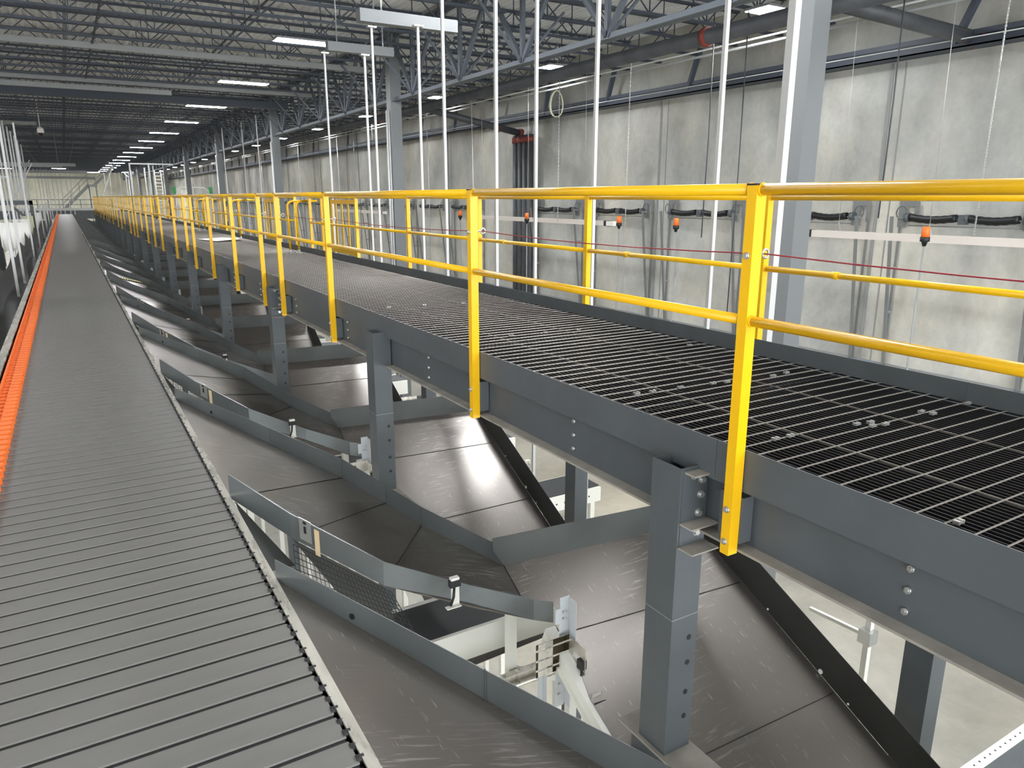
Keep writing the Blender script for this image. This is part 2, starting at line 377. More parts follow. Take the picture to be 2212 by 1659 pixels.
# folded seams between sheets
m = MB()
for a_, b_ in ((n0, f1), (n2, f2), (n3, f3), (N1, P1), (onbed(2.33, 3.30), onbed(3.75, 3.17)), (onbed(2.24, 2.42), onbed(3.71, 2.35)), (onbed(2.22, 1.58), onbed(3.69, 1.52))):
    MB().bar(V3(a_) + ZT, V3(b_) + ZT, 0.005, 0.003).build('sheet_seam', M['black'], CH)
H = 0.142
m = MB(); m.strip([f0, f1, f2, f3, P1], [0.10, 0.150, H, H, H - 0.01], 0.0035); m.build('far_side_guard', M['galv'], CH)
m = MB()
for p in (f1 * 0.6 + f0 * 0.4, f1, f2, f3): MB().bar(p + V3((-0.004, -0.002, 0)), p + V3((-0.004, -0.002, H)), 0.003, 0.005).build('guard_joint', M['galv_in'], CH)
m = MB(); m.strip([n0, n2, n3, n25, N1, N1b], [0.142] * 6, -0.0035)
for p, q in ((n0, n2), (n2, n3), (n3, n25), (n25, N1)): m.bar(p + V3((0, 0, .143)), q + V3((0, 0, .143)), 0.009, 0.004)
m.build('near_side_guard', M['galv'], CH)
m = MB(); xdir = (P2 - P1)
e0 = P1 - xdir * 0.045 + V3((0, 0.01, 0.12))
m.add([P1, P2, P2 + V3((0, 0, .215)), P1 + V3((0, 0, .215)) - xdir * 0.05, P1 - xdir * 0.05 + V3((0, 0, .13))] +
      [v + V3((0, .004, 0)) for v in (P1, P2, P2 + V3((0, 0, .215)), P1 + V3((0, 0, .215)) - xdir * 0.05, P1 - xdir * 0.05 + V3((0, 0, .13)))],
      [(0, 1, 2, 3, 4), (9, 8, 7, 6, 5), (2, 7, 8, 3), (3, 8, 9, 4), (0, 5, 6, 1)])
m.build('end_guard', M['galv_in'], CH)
# right guard down the lower bed, corner cut at the top
R0 = onbed(3.80, 3.68); R1 = onbed(3.665, 1.0)
m = MB(); up = V3((0, -0.39, 0.92)).normalized() * 0.24
ca = R0 + (R1 - R0) * 0.0; cb = R0 + (R1 - R0) * 0.13
pl = [R0, R1, R1 + up, cb + up, ca + up * 0.45]
m.add(pl + [p + V3((.004, 0, 0)) for p in pl], [(0, 1, 2, 3, 4), (9, 8, 7, 6, 5), (0, 4, 9, 5), (4, 3, 8, 9), (3, 2, 7, 8)])
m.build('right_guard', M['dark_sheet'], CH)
for f_ in (0.28, 0.45, 0.53):
    c = R0 + (R1 - R0) * f_ + up * 0.10 - V3((.004, 0, 0)); MB().tube([c, c - V3((.004, 0, 0))], 0.016 if f_ == .45 else 0.007, 10).build('guard_hole', M['sheet'], CH)
# white side channel below the lower bed and its bracket
m = MB(); a_ = N1b + V3((0.0, 0, -.03)); b_ = E1 + V3((-0.02, 0, -.03))
m.bar(a_ + V3((-.035, 0, -.03)), b_ + V3((-.035, 0, -.03)), 0.07, 0.10); m.bar(a_ + V3((-.08, 0, -.075)), b_ + V3((-.08, 0, -.075)), 0.02, 0.02)
m.build('side_channel', M['white'], CH)
BR = MB(); by = 3.24
BR.box((2.262, by - .004, -2.62), (2.33, by, -2.335)); BR.box((2.326, by - .08, -2.62), (2.33, by, -2.345))
BR.box((2.225, by - .012, -2.50), (2.264, by - .009, -2.40))
br = BR.build('angle_bracket', M['bracket'], CH)
for zz in (-2.43, -2.475): MB().tube([(2.285, by - .02, zz), (2.285, by - .004, zz)], .008, 6).tube([(2.31, by - .02, zz), (2.285, by - .02, zz)], .003, 5).build('bolt', M['zinc'], br)
BR = MB(); BR.box((2.215, 3.206, -3.06), (2.28, 3.21, -2.78)); BR.box((2.276, 3.14, -3.04), (2.28, 3.21, -2.80))
b2 = BR.build('angle_bracket', M['bracket'], CH)
for zz in (-2.83, -2.90, -2.97): MB().tube([(2.24, 3.19, zz), (2.24, 3.206, zz)], .008, 6).build('bolt', M['zinc'], b2)
m = MB(); m.box((2.15, 3.30, -3.10), (2.19, 3.304, -2.75)); m.box((2.186, 3.26, -3.10), (2.19, 3.30, -2.75)); m.build('angle_bracket', M['bracket'], CH)
# slotted bracket with photo-eye
m = MB(); yy_ = 3.20
zc = (-2.795, -2.755, -2.742, -2.69, -2.677, -2.62, -2.607, -2.57)
for k in range(0, 8, 2): m.box((2.07, yy_, zc[k]), (2.31, yy_ + .003, zc[k + 1]))
m.box((2.07, yy_, -2.795), (2.085, yy_ + .003, -2.57)); m.box((2.19, yy_, -2.795), (2.31, yy_ + .003, -2.57))
m.box((2.307, 3.03, -2.795), (2.31, 3.20, -2.70)); m.box((2.307, 3.03, -2.66), (2.31, 3.20, -2.585)); m.box((2.307, 3.03, -2.70), (2.31, 3.06, -2.66)); m.box((2.307, 3.15, -2.70), (2.31, 3.20, -2.66))
sb = m.build('slotted_bracket', M['rail'], CH)
m = MB(); m.box((2.285, 3.04, -2.725), (2.325, 3.085, -2.665)); m.tube([(2.29, 3.045, -2.72), (2.275, 3.03, -2.80), (2.28, 3.0, -2.92), (2.295, 2.95, -3.05)], 0.005, 6)
m.build('photo_eye', M['black'], CH)
# sensor on its little stand beside the side channel
m = MB(); cx, cy, cz = 2.295, 2.87, -2.865
m.box((cx - .035, cy + .03, cz - .06), (cx + .035, cy + .034, cz + .08)); m.box((cx - .035, cy - .03, cz - .10), (cx + .035, cy + .034, cz - .096))
st = m.build('sensor_stand', M['rail'], CH)
m = MB(); m.box((cx - .04, cy - .01, cz - .02), (cx + .04, cy + .03, cz + .045)); m.tube([(cx, cy - .035, cz), (cx, cy - .01, cz)], 0.022, 12); m.tube([(cx - .035, cy + .0, cz - .05), (cx + .035, cy + .0, cz - .05)], 0.012, 8)
m.tube([(cx, cy, cz - .05), (cx - .02, cy - .02, cz - .12), (cx - .08, cy, cz - .17)], 0.005, 6)
m.build('sensor', M['black'], st)
m = MB(); m.tube([(cx, cy - .037, cz), (cx, cy - .035, cz)], 0.010, 10); m.build('lens', M['zinc'], st)
# second sensor on the near guard
m = MB(); cx, cy, cz = 1.63, 3.40, -2.16
m.box((cx - .02, cy - .02, cz - .10), (cx + .03, cy - .016, cz + .02)); m.box((cx - .06, cy - .05, cz - .10), (cx + .03, cy - .016, cz - .095))
st = m.build('sensor_stand', M['white'], CH)
m = MB(); m.box((cx - .03, cy - .035, cz + .02), (cx + .035, cy + .0, cz + .06)); m.tube([(cx, cy - .02, cz + .02), (cx - .01, cy - .03, cz - .04), (cx - .03, cy - .03, cz - .09)], 0.008, 6)
m.build('sensor', M['black'], st)
m = MB(); m.box((cx - .022, cy - .03, cz + .06), (cx + .028, cy, cz + .075)); m.build('cap', M['sheet'], st)
# hinge bracket on the near guard
m = MB(); d = (n3 - n2).normalized(); q = n2 + d * 0.10 + V3((-.004, -.004, 0)); sd = V3((d.y, -d.x, 0)).normalized()
def plate(mb, c, wd, h0_, h1_, off=0.004):
    a1 = c - d * wd / 2 + sd * off; b1 = c + d * wd / 2 + sd * off
    mb.add([a1 + V3((0, 0, h0_)), b1 + V3((0, 0, h0_)), b1 + V3((0, 0, h1_)), a1 + V3((0, 0, h1_)), a1 + V3((0, 0, h0_)) + sd * .004, b1 + V3((0, 0, h0_)) + sd * .004, b1 + V3((0, 0, h1_)) + sd * .004, a1 + V3((0, 0, h1_)) + sd * .004],
           [(3, 2, 1, 0), (4, 5, 6, 7), (0, 1, 5, 4), (1, 2, 6, 5), (2, 3, 7, 6), (3, 0, 4, 7)])
plate(m, q, 0.075, 0.03, 0.16); hb_ = m.build('hinge_plate', M['zinc'], CH)
m = MB(); plate(m, q + V3((0, 0, 0)), 0.014, 0.08, 0.12, 0.0085); plate(m, q, 0.02, 0.135, 0.15, 0.0085); m.build('slot', M['black'], hb_)
m = MB(); q2 = n2 + d * 0.17; plate(m, q2, 0.03, -0.03, 0.13, 0.006); m.build('edge_block', M['tan'], CH)
# hole in the far guard
m = MB(); p = f0 + (f1 - f0) * 0.24 + V3((0, 0, .035)); w_ = V3((-.86, -.50, 0)).normalized()
m.tube([p + w_ * .001, p + w_ * .0045], 0.014, 12); m.build('cable_hole', M['black'], CH)
# gusset plates and struts below the fan
m = MB(); m.slab([n0 + V3((.02, -.02, -.02)), n2 + V3((0, -.03, -.16)), n0 + V3((.05, -.5, -.25)), ], 0.004)
m.add([n2 + V3((0, 0, -.01)), n3 + V3((0, 0, -.01)), n3 + V3((.15, -.1, -.75)), n2 + V3((.45, -.3, -.75))], [(0, 1, 2, 3)])
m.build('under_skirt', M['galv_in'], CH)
m = MB()
for (x_, y_) in ((2.28, 3.85), (2.62, 3.6)): m.box((x_ - .03, y_ - .03, FLOOR), (x_ + .03, y_ + .03, onbed(x_, y_).z - .03)); m.box((x_ - .08, y_ - .08, FLOOR), (x_ + .08, y_ + .08, FLOOR + .01))
m.bar((2.28, 3.85, -3.2), (3.7, 3.7, -3.9), .04, .04); m.bar((2.28, 3.85, -4.6), (3.7, 3.7, -3.6), .04, .04)
m.box((3.67, 3.60, FLOOR), (3.73, 3.66, -2.6))
m.build('leg_frame', M['white'], CH)
NCH = 23
copy_tree(CH, (0, -PITCHC, 0), 'sheet metal chute dropping right from the sorter, nearest one at bottom of photo')
for k in range(1, NCH): copy_tree(CH, (0, PITCHC * k, 0), 'sheet metal chute dropping right from the sorter, %s from the camera' % nth(k + 1))

# hazard striped plate on a mid chute
m = MB(); k = 4; o = V3((0, PITCHC * k, 0)); aa = n0 + (f1 - n0) * .15 + o; bb_ = n0 + (f1 - n0) * .8 + o
m.slab([aa + V3((0, .1, .012)), bb_ + V3((0, .1, .03)), bb_ + V3((0, .42, .03)), aa + V3((0, .42, .012))], .008)
tag(m.build('hazard_plate', M['hazard'], origin=tuple(aa)), 'yellow and black striped plate lying on a chute beside the sorter', 'warning plate')

# lower cross conveyors, nets, frames below the chutes
LC = thing('cross_conveyor', (2.6, 4.3, -3.05), 'dark belt conveyor with white sides below the chutes, %s from the camera' % nth(1), 'conveyor', 'cross conveyors below the chutes')
MB().box((1.0, 4.15, -3.03), (4.6, 4.62, -3.0)).build('belt', M['lowbelt'], LC)
m = MB(); m.box((1.0, 4.12, -3.22), (4.6, 4.15, -2.99)); m.box((1.0, 4.62, -3.22), (4.6, 4.65, -2.99)); m.build('side_frame', M['white'], LC)
m = MB()
for x_ in (1.3, 3.2, 4.4):
    for y_ in (4.14, 4.60): m.box((x_ - .03, y_ - .03, FLOOR), (x_ + .03, y_ + .03, -3.2))
m.build('leg', M['white'], LC)
m = MB(); m.box((1.6, 3.75, -3.30), (4.6, 3.80, -3.18)); m.tube([(1.6, 3.72, -3.24), (4.6, 3.72, -3.24)], .02, 8); m.build('cable_tray', M['rail'], LC)
copy_tree(LC, (0, -PITCHC, 0), 'dark belt conveyor with white sides below the chutes, nearest one')
for k in range(1, 8): copy_tree(LC, (0, PITCHC * k, 0), 'dark belt conveyor with white sides below the chutes, %s from the camera' % nth(k + 1))
def net_mb(a, b, c, e, nu, nv, r=.0016, mb=None):
    """net between four corners a-b (top) and e-c (bottom)"""
    mb = mb or MB(); a, b, c, e = map(V3, (a, b, c, e))
    for i in range(nu + 1):
        t = i / nu; mb.bar(a.lerp(b, t), e.lerp(c, t), r * 2, r * 2)
    for j in range(nv + 1):
        t = j / nv; mb.bar(a.lerp(e, t), b.lerp(c, t), r * 2, r * 2)
    return mb
m = net_mb((.615, 3.05, -1.72), (.615, 4.16, -1.70), (.66, 4.0, -2.6), (.66, 3.0, -2.6), 40, 34)
net_mb((.86, 3.84, -1.88), (1.30, 3.50, -2.14), (1.5, 2.9, -2.75), (.70, 3.0, -2.6), 26, 30, mb=m)
NT = m.build('safety_net', M['net'], origin=(.66, 3.5, -2.6)); tag(NT, 'black safety net hanging in the gap beside the sorter, nearest one', 'net', 'safety nets between the chutes', )
for k in range(1, 6): copy_tree(NT, (0, PITCHC * k, 0), 'black safety net hanging in the gap beside the sorter, %s from the camera' % nth(k))

# ================================================================ catwalk
CW = thing('catwalk', (3.0, 1.0, -1.35), 'dark grey steel catwalk with open grating running along the sorter', 'catwalk')
YC0, YC1 = -1.2, 70.0
TT = -0.927; TB = -1.09; BB = -1.345
def beam(x, sgn, part):
    m = MB(); m.box((x, YC0, BB), (x + .008 * sgn, YC1, TB + .06)); b = m.build('side_beam', M['steel'], CW)
    m = MB(); y = YC0; cy0 = 2.0 if sgn > 0 else 1.90
    k = 0
    while y < YC1:
        y1 = min(YC1, cy0 + PITCHC * k); m.box((x - .065 * sgn, y, BB), (x, y1, BB + .010)); y = y1 + .23; k += 1
    m.build('beam_flange', M['dust'], b)
    y = 1.155; bo = None
    while y < 22:
        for z in (-1.137, -1.213, -1.288):
            if bo is None: bo = MB().tube([(x - .012 * sgn, y, z), (x, y, z)], 0.0125, 6).tube([(x - .016 * sgn, y, z), (x - .012 * sgn, y, z)], 0.007, 6).build('bolt', M['zinc'], b); bp = (y, z)
            else: c = bo.copy(); C.objects.link(c); c.parent = b; c.location = (0, y - bp[0], z - bp[1])
        y += 1.83
    return b
beam(2.160, 1, 0); beam(3.845, -1, 1)
for x0, x1 in ((2.098, 2.104), (3.896, 3.902)):
    m = MB(); y = YC0
    ys = [YC0, 1.942, 4.341] + [4.341 + 2.4 * k for k in range(1, 28)]
    for a_, b_ in zip(ys[:-1], ys[1:]): m.box((x0, a_ + .001, TB), (x1, b_ - .001, TT))
    t = m.build('toe_board', M['steel'], CW)
m = MB(); m.box((2.098, YC0, TB - .006), (2.16, YC1, TB)); m.box((3.845, YC0, TB - .006), (3.902, YC1, TB)); m.box((2.104, YC0, DECKZ - .045), (2.16, YC1, DECKZ - .035)); m.box((3.84, YC0, DECKZ - .045), (3.896, YC1, DECKZ - .035))  # strips under the toe boards added to block light for the shadow line
y = YC0
while y < YC1: m.box((2.172, y, BB + .03), (3.833, y + .06, DECKZ - .04)); y += 1.83
m.build('cross_member_and_shade_lip', M['steel'], CW)
# grating panels
GP = MB(); gl = 1.83; x = 2.108
while x < 3.894: GP.box((x, 0.004, DECKZ - .032), (x + .005, gl - .004, DECKZ)); x += 0.030
for yy in (0.004, gl - .007): GP.box((2.106, yy, DECKZ - .032), (3.894, yy + .004, DECKZ + .0005))
GP.cur = 1; yy = 0.05
while yy < gl:
    GP.bar((2.106, yy, DECKZ + .001), (3.894, yy, DECKZ + .001), .006, .006, (0.0, .7, .7)); yy += 0.0955
yg = -1.0; g0 = None; gi = 0
while yg < YC1 - gl:
    if g0 is None:
        for i, v in enumerate(GP.v): GP.v[i] = (v[0], v[1] + yg, v[2])
        g0 = GP.build('grating_panel', [M['bar'], M['rod']], CW); y00 = yg
    else:
        c = g0.copy(); C.objects.link(c); c.parent = CW; c.location = (0, yg - y00, 0)
    yg += gl
# pale banding strips across panel joins
m = MB()
for xx in (2.70, 3.30): m.box((xx, YC0, DECKZ - .004), (xx + .004, YC1, DECKZ + .003))
m.build('banding_bar', M['rod'], CW)
clips = [(2.539, 2.019), (2.631, 2.015), (3.036, 1.971), (3.117, 1.956), (3.074, 1.916), (3.150, 1.903), (3.493, 1.936), (3.510, 1.888), (3.842, 1.901), (2.365, 1.140),
         (2.517, 2.921), (2.617, 2.906), (2.809, 2.895), (3.033, 2.870), (3.125, 2.853), (3.468, 2.816), (2.5, 4.75), (2.8, 4.72), (3.1, 4.7), (3.4, 4.68), (2.55, 6.6), (2.9, 6.55), (3.3, 6.5), (3.6, 2.83), (3.7, 3.75)]
cl0 = None
for (x_, y_) in clips:
    if cl0 is None:
        m = MB(); m.box((x_ - .018, y_ - .010, DECKZ + .004), (x_ - .006, y_ + .010, DECKZ + .016)); m.box((x_ + .006, y_ - .010, DECKZ + .004), (x_ + .018, y_ + .010, DECKZ + .016)); m.box((x_ - .006, y_ - .008, DECKZ + .004), (x_ + .006, y_ + .008, DECKZ + .008))
        cl0 = m.build('grating_clip', M['zinc'], CW); cp = (x_, y_)
    else:
        c = cl0.copy(); C.objects.link(c); c.parent = CW; c.location = (x_ - cp[0], y_ - cp[1], 0)
# loose cover plate lying on the grating
m = MB(); m.slab([(2.74, 19.9, DECKZ + .02), (3.0, 18.6, DECKZ + .03), (3.68, 18.9, DECKZ + .055), (3.40, 20.2, DECKZ + .03)], .006)
tag(m.build('cover_plate', M['zinc'], origin=(3.2, 19.4, DECKZ)), 'pale metal cover plate lying on the catwalk grating', 'metal plate')

# ================================================================ guardrails
def rail_run(name, side, posts, label, xin, ztop, zmid, gaps=(), extra=()):
    """side -1 = near edge (posts outside at smaller x)"""
    x0 = 2.045 if side < 0 else 3.905; x1 = x0 + .049
    G = thing(name, ((x0 + x1) / 2, posts[0], -1.37), label, 'guardrail')
    y = posts[1]; pw = .043; zb = -1.352
    m = MB(); m.box((x0, y, zb), (x1, y + pw, .040)); p0 = m.build('post', M['yellow'], G)
    m = MB(); m.box((x0 - .002, y - .002, .040), (x1 + .002, y + pw + .002, .046)); m.build('post_cap', M['black'], p0)
    m = MB(); xo = x0 if side < 0 else x1
    for z in (-.20, -1.165, -1.298):
        m.tube([(xo, y + pw / 2, z), (xo + .006 * side, y + pw / 2, z)], .013, 12); m.tube([(xo + .006 * side, y + pw / 2, z), (xo + .013 * side, y + pw / 2, z)], .009, 6)
    m.build('bolt', M['zinc'], p0)
    if side < 0:
        m = MB(); c = V3((x1 + .045, y + pw / 2, -.196)); m.tube([(x1, y + pw / 2, -.196), c - V3((.012, 0, 0))], .005, 6)
        m.tube([c + V3((.016 * math.cos(t), 0, .016 * math.sin(t))) for t in [i * math.pi / 6 for i in range(13)]], .0045, 6, caps=False)
        m.build('eye_bolt', M['zinc'], p0)
    m = MB(); xi = x1 if side < 0 else x0
    m.box((xi, y - .01, -1.31), (xi + .06, y + pw + .06, -1.12)) if side < 0 else m.box((xi - .05, y, -1.31), (xi, y + pw + .06, -1.12))
    m.build('base_plate', M['steel'], p0)
    for q in posts:
        if q == y: continue
        c = copy_tree(p0, parent=G); c.location = (0, q - y, 0)
    xr = (x0 + x1) / 2
    for a_, b_ in zip(posts[:-1], posts[1:]):
        if any(a_ < g < b_ for g in gaps): continue
        for nm, z, r in (('top_rail', ztop, .0205), ('mid_rail', zmid, .019)):
            m = MB(); m.tube([(xr, a_ + pw, z), (xr, b_, z)], r, 14)
            o = m.build(nm, M['yellow'], G)
            mm = MB()
            for e_, s_ in ((a_ + pw, 1), (b_, -1)): mm.tube([(xr, e_, z), (xr, e_ + .008 * s_, z)], r + .003, 12)
            if side > 0 and nm == 'mid_rail': mm.tube([(xr, b_ - .55, z), (xr, b_ - .50, z)], r + .004, 12)
            mm.build('collar', M['yellow'], o)
    return G
near = [-0.25, 1.797, 3.917, 6.81, 8.71, 9.64, 11.44, 13.45, 15.47, 16.45, 18.29, 21.1, 23.0, 25.0, 26.8, 28.8, 30.1, 31.9, 34.8, 36.9, 39.4]
y = 41.5
while y < 70: near.append(round(y, 2)); y += 2.1
rail_run('guardrail', -1, near, 'yellow tube guardrail along the near edge of the catwalk', 0, .026, -.432)
far = [-0.6, 1.35, 3.33, 5.28, 7.30, 9.30, 11.37, 13.20, 13.95, 15.0, 16.35, 18.2, 20.6, 22.6, 24.6, 26.2, 28.1, 30.1, 32.1, 34.1, 36.1, 38.1, 40.1]
y = 42.3
while y < 70: far.append(round(y, 2)); y += 2.1
rail_run('guardrail', 1, far, 'yellow tube guardrail along the wall side of the catwalk', 0, .000, -.457, gaps=(14.5, 25.4, 39.0))
# red pull cord threaded through the eye bolts
m = MB(); pts = []
for a_, b_ in zip(near[:-1], near[1:]):
    for i in range(6):
        t = i / 6; pts.append((2.139, a_ + (b_ - a_) * t + .021, -.197 - .022 * 4 * t * (1 - t) * min(1, (b_ - a_) / 2.5)))
m.tube(pts, .0026, 6); tag(m.build('pull_cord', M['redrope'], origin=(2.142, 0, -.2)), 'thin red emergency pull cord strung along the near guardrail', 'cord')

# swing gates and ladder hand loops
def gate(y0, i):
    G = thing('safety_gate', (3.98, y0, -.93), 'yellow swing gate of flat bars in the wall side guardrail, %s from the camera' % nth(i), 'gate', 'swing gates on the wall side')
    x = 3.985; L = 1.35
    m = MB(); m.box((x, y0, -.11), (x + .01, y0 + L, -.04)); m.box((x, y0, -.93), (x + .01, y0 + L, -.86)); m.box((x, y0, -.86), (x + .01, y0 + .08, -.11)); m.box((x, y0 + L - .10, -.86), (x + .01, y0 + L, -.11)); m.build('gate_frame', M['yellow'], G)
    for k in (0.28, 0.52, 0.75): MB().box((x + .001, y0 + L * k, -.88), (x + .009, y0 + L * k + .075, -.09)).build('gate_bar', M['yellow'], G)
    MB().box((x - .03, y0 - .05, -.25), (x + .02, y0, -.12)).box((x - .03, y0 - .05, -.80), (x + .02, y0, -.67)).build('hinge', M['black'], G)
for i, y_ in enumerate((11.55, 16.6, 22.7, 36.3)): gate(y_, i)
def loop(y0, i):
    G = thing('ladder_hand_loop', (3.75, y0, DECKZ), 'bent yellow tube pair standing on the grating, %s from the camera' % nth(i), 'handrail', 'ladder hand loops')
    for x_ in (3.72, 3.56):
        pts = [(x_, y0, DECKZ + .06), (x_, y0, -.17)] + [(x_ + .1 - .1 * math.cos(t), y0, -.17 + .1 * math.sin(t)) for t in (.4, .8, 1.2, 1.57)] + [(x_ + .40, y0 , -.07)]
        MB().tube(pts, .021, 10).build('tube', M['yellow'], G)
        MB().tube([(x_, y0, DECKZ), (x_, y0, DECKZ + .012)], .05, 12).tube([(x_, y0, DECKZ), (x_, y0, DECKZ + .07)], .027, 12).build('foot', M['zinc'], G)
for i, y_ in enumerate((14.15, 19.6, 25.2, 38.7)): loop(y_, i)

# ================================================================ catwalk columns
def column(x0, y0, i, far_=False):
    lab = ('dark grey square post under the wall side of the catwalk, %s from the camera' if far_ else 'dark grey square steel post under the near edge of the catwalk, %s from the camera') % nth(i)
    T = thing('support_column', (x0 + .075, y0 + .085, -2.45 if not far_ else FLOOR), lab, 'column', 'posts under the wall side' if far_ else 'posts under the near edge')
    zb = -2.43 if not far_ else FLOOR
    MB().hollow(x0, y0, zb, x0 + .15, y0 + .17, -1.062, .006).build('tube', M['steel'], T)
    if not far_:
        m = MB()
        for z in (-1.86, -1.985, -2.135, -2.26): m.tube([(x0 + .105, y0 - .002, z), (x0 + .105, y0 + .004, z)], .013, 12)
        m.build('bolt_hole', M['black'], T)
        m = MB(); m.box((x0 - .001, y0 - .001, -1.752), (x0 + .151, y0 + .171, -1.748)); m.build('weld_line', M['steel_light'], T)
        # bearing beam under the post
        m = MB(); m.box((x0 - .02, y0 - 1.3, -2.44), (x0 + .17, y0 + .3, -2.43)); m.box((x0 - .02, y0 - 1.3, -2.64), (x0 + .17, y0 + .3, -2.63)); bb = m.build('bearing_flange', M['dust'], T)
        MB().box((x0 + .07, y0 - 1.3, -2.63), (x0 + .08, y0 + .3, -2.44)).build('bearing_web', M['steel'], T)
        m = MB(); m.box((x0 + .0, y0 + .04, FLOOR), (x0 + .12, y0 + .14, -2.64)); m.build('lower_leg', M['steel'], T)
        # channel cleat on the near face
        m = MB(); m.box((x0 + .02, y0 - .06, -1.07), (x0 + .16, y0 - .052, -1.42)); 
        m.box((x0 + .02, y0 - .06, -1.30), (x0 + .165, y0 + .0, -1.294)); m.box((x0 + .01, y0 - .085, -1.42), (x0 + .20, y0 + .0, -1.412)); m.box((x0 + .03, y0 - .085, -1.085), (x0 + .16, y0 + .0, -1.075))
        if i in (0, 2): 
            cl = MB(); cl.box((x0 + .01, y0 - .004, -1.41), (x0 + .15, y0, -1.07)); c1 = cl.build('cleat', M['steel'], T)
            cl = MB(); cl.box((x0 + .005, y0 - .075, -1.305), (x0 + .155, y0 - .004, -1.299)); cl.box((x0 + .005, y0 - .085, -1.412), (x0 + .155, y0 - .004, -1.406)); cl.box((x0 + .02, y0 - .06, -1.085), (x0 + .155, y0 - .004, -1.077)); cl.build('cleat_flange', M['dust'], c1)
            cl = MB()
            for z, dx in ((-1.125, .115), (-1.19, .112), (-1.27, .105), (-1.355, .10)):
                cl.tube([(x0 + dx, y0 - .018, z), (x0 + dx, y0 - .004, z)], .014, 6); cl.tube([(x0 + dx, y0 - .007, z), (x0 + dx, y0 - .004, z)], .018, 12)
            cl.tube([(x0 + .06, y0 - .018, -1.10), (x0 + .06, y0 - .004, -1.10)], .014, 6)
            cl.build('bolt', M['zinc'], c1)
    else:
        MB().box((x0 - .05, y0 - .05, FLOOR), (x0 + .20, y0 + .22, FLOOR + .02)).build('base_plate', M['steel'], T)
for i in range(20): column(2.0, 2.03 + PITCHC * i, i)
for i in range(20): column(3.97, 1.93 + PITCHC * i, i, True)

# ================================================================ roof steel: girders, joists, building columns
def joist(x0, x1, y, z0, z1, label, group, first=None):
    T = thing('roof_joist', ((x0 + x1) / 2, y, z0), label, 'roof joist', group)
    MB().box((x0, y - .055, z0), (x1, y - .012, z0 + .055)).box((x0, y + .012, z0), (x1, y + .055, z0 + .055)).build('bottom_chord', M['joist'], T)
    MB().box((x0, y - .055, z1 - .055), (x1, y - .012, z1)).box((x0, y + .012, z1 - .055), (x1, y + .055, z1)).build('top_chord', M['joist'], T)
    m = MB(); L = x1 - x0; nb_ = max(2, round(L / 1.9)); p = L / nb_
    for k in range(nb_):
        a_ = x0 + p * k; m.bar((a_, y, z1 - .03), (a_ + p / 2, y, z0 + .03), .024, .024); m.bar((a_ + p / 2, y, z0 + .03), (a_ + p, y, z1 - .03), .024, .024)
        m.bar((a_ + p / 2, y, z0 + .03), (a_ + p / 2, y, z1 - .03), .022, .022)
    m.build('web', M['joist'], T)
    return T
JZ0, JZ1 = 4.0, 4.88
XG = 9.18; BAY = 15.24; YCOL0 = 7.36
bays = ((XG + .12, XW - .02, 'wall'), (XG - BAY + .12, XG - .12, 'middle'), (XL + .02, XG - BAY - .12, 'left'))
for (xa, xb, nm) in bays:
    y0 = 6.38
    lab = {'wall': 'dark open-web roof joist between the girder and the concrete wall, %s from the camera',
           'middle': 'dark open-web roof joist over the sorter and catwalk, %s from the camera', 'left': 'dark open-web roof joist over the left bay, %s from the camera'}[nm]
    j = joist(xa, xb, y0, JZ0, JZ1, lab % nth(0), 'roof joists in the %s bay' % nm)
    for k in range(1, 92): copy_tree(j, (0, 1.524 * k, 0), lab % nth(k))
# girder trusses along the hall between columns
GZ0, GZ1 = 2.85, 4.80
def girder(xg, i, k0, lab):
    y0 = YCOL0 + BAY * k0
    T = thing('roof_girder', (xg, y0, GZ0), lab, 'roof girder', 'roof girders')
    MB().box((xg - .13, y0, GZ0 - .0), (xg - .02, y0 + BAY, GZ0 + .012)).box((xg + .02, y0, GZ0), (xg + .13, y0 + BAY, GZ0 + .012)).box((xg - .02, y0, GZ0), (xg - .008, y0 + BAY, GZ0 + .13)).box((xg + .008, y0, GZ0), (xg + .02, y0 + BAY, GZ0 + .13)).build('bottom_chord', M['girder'], T)
    MB().box((xg - .13, y0, GZ1 - .012), (xg + .13, y0 + BAY, GZ1)).box((xg - .02, y0, GZ1 - .14), (xg + .02, y0 + BAY, GZ1)).build('top_chord', M['girder'], T)
    p = BAY / 5
    w0 = None
    for k in range(5):
        ya = y0 + p * k
        for a_, b_ in (((ya, GZ1 - .05), (ya + p / 2, GZ0 + .05)), ((ya + p, GZ1 - .05), (ya + p / 2, GZ0 + .05)), ((ya + p / 2, GZ0 + .05), (ya + p / 2, GZ1 - .05))):
            MB().bar((xg, a_[0], a_[1]), (xg, b_[0], b_[1]), .10, .09, (1, 0, 0)).build('web_member', M['girder'], T)
        for sx in (-1, 1):
            MB().bar((xg, ya + p / 2, GZ0 + .05), (xg + sx * 1.1, ya + p / 2, JZ0 + .05), .05, .05).build('knee_brace', M['girder'], T)
    return T
for k in range(-1, 9):
    girder(XG, k, k, 'deep grey roof girder over the column row by the wall, %s bay from the camera' % nth(k + 1))
def bcol(xc, yc, i, lab, grp, top=JZ1):
    T = thing('building_column', (xc, yc, FLOOR), lab, 'column', grp)
    MB().box((xc - .175, yc - .175, FLOOR), (xc + .175, yc + .175, top)).build('shaft', M['column'], T)
    MB().box((xc - .30, yc - .30, FLOOR), (xc + .30, yc + .30, FLOOR + .03)).build('base_plate', M['steel_light'], T)
    MB().box((xc - .26, yc - .26, GZ1), (xc + .26, yc + .26, GZ1 + .05)).build('cap_plate', M['girder'], T)
    return T
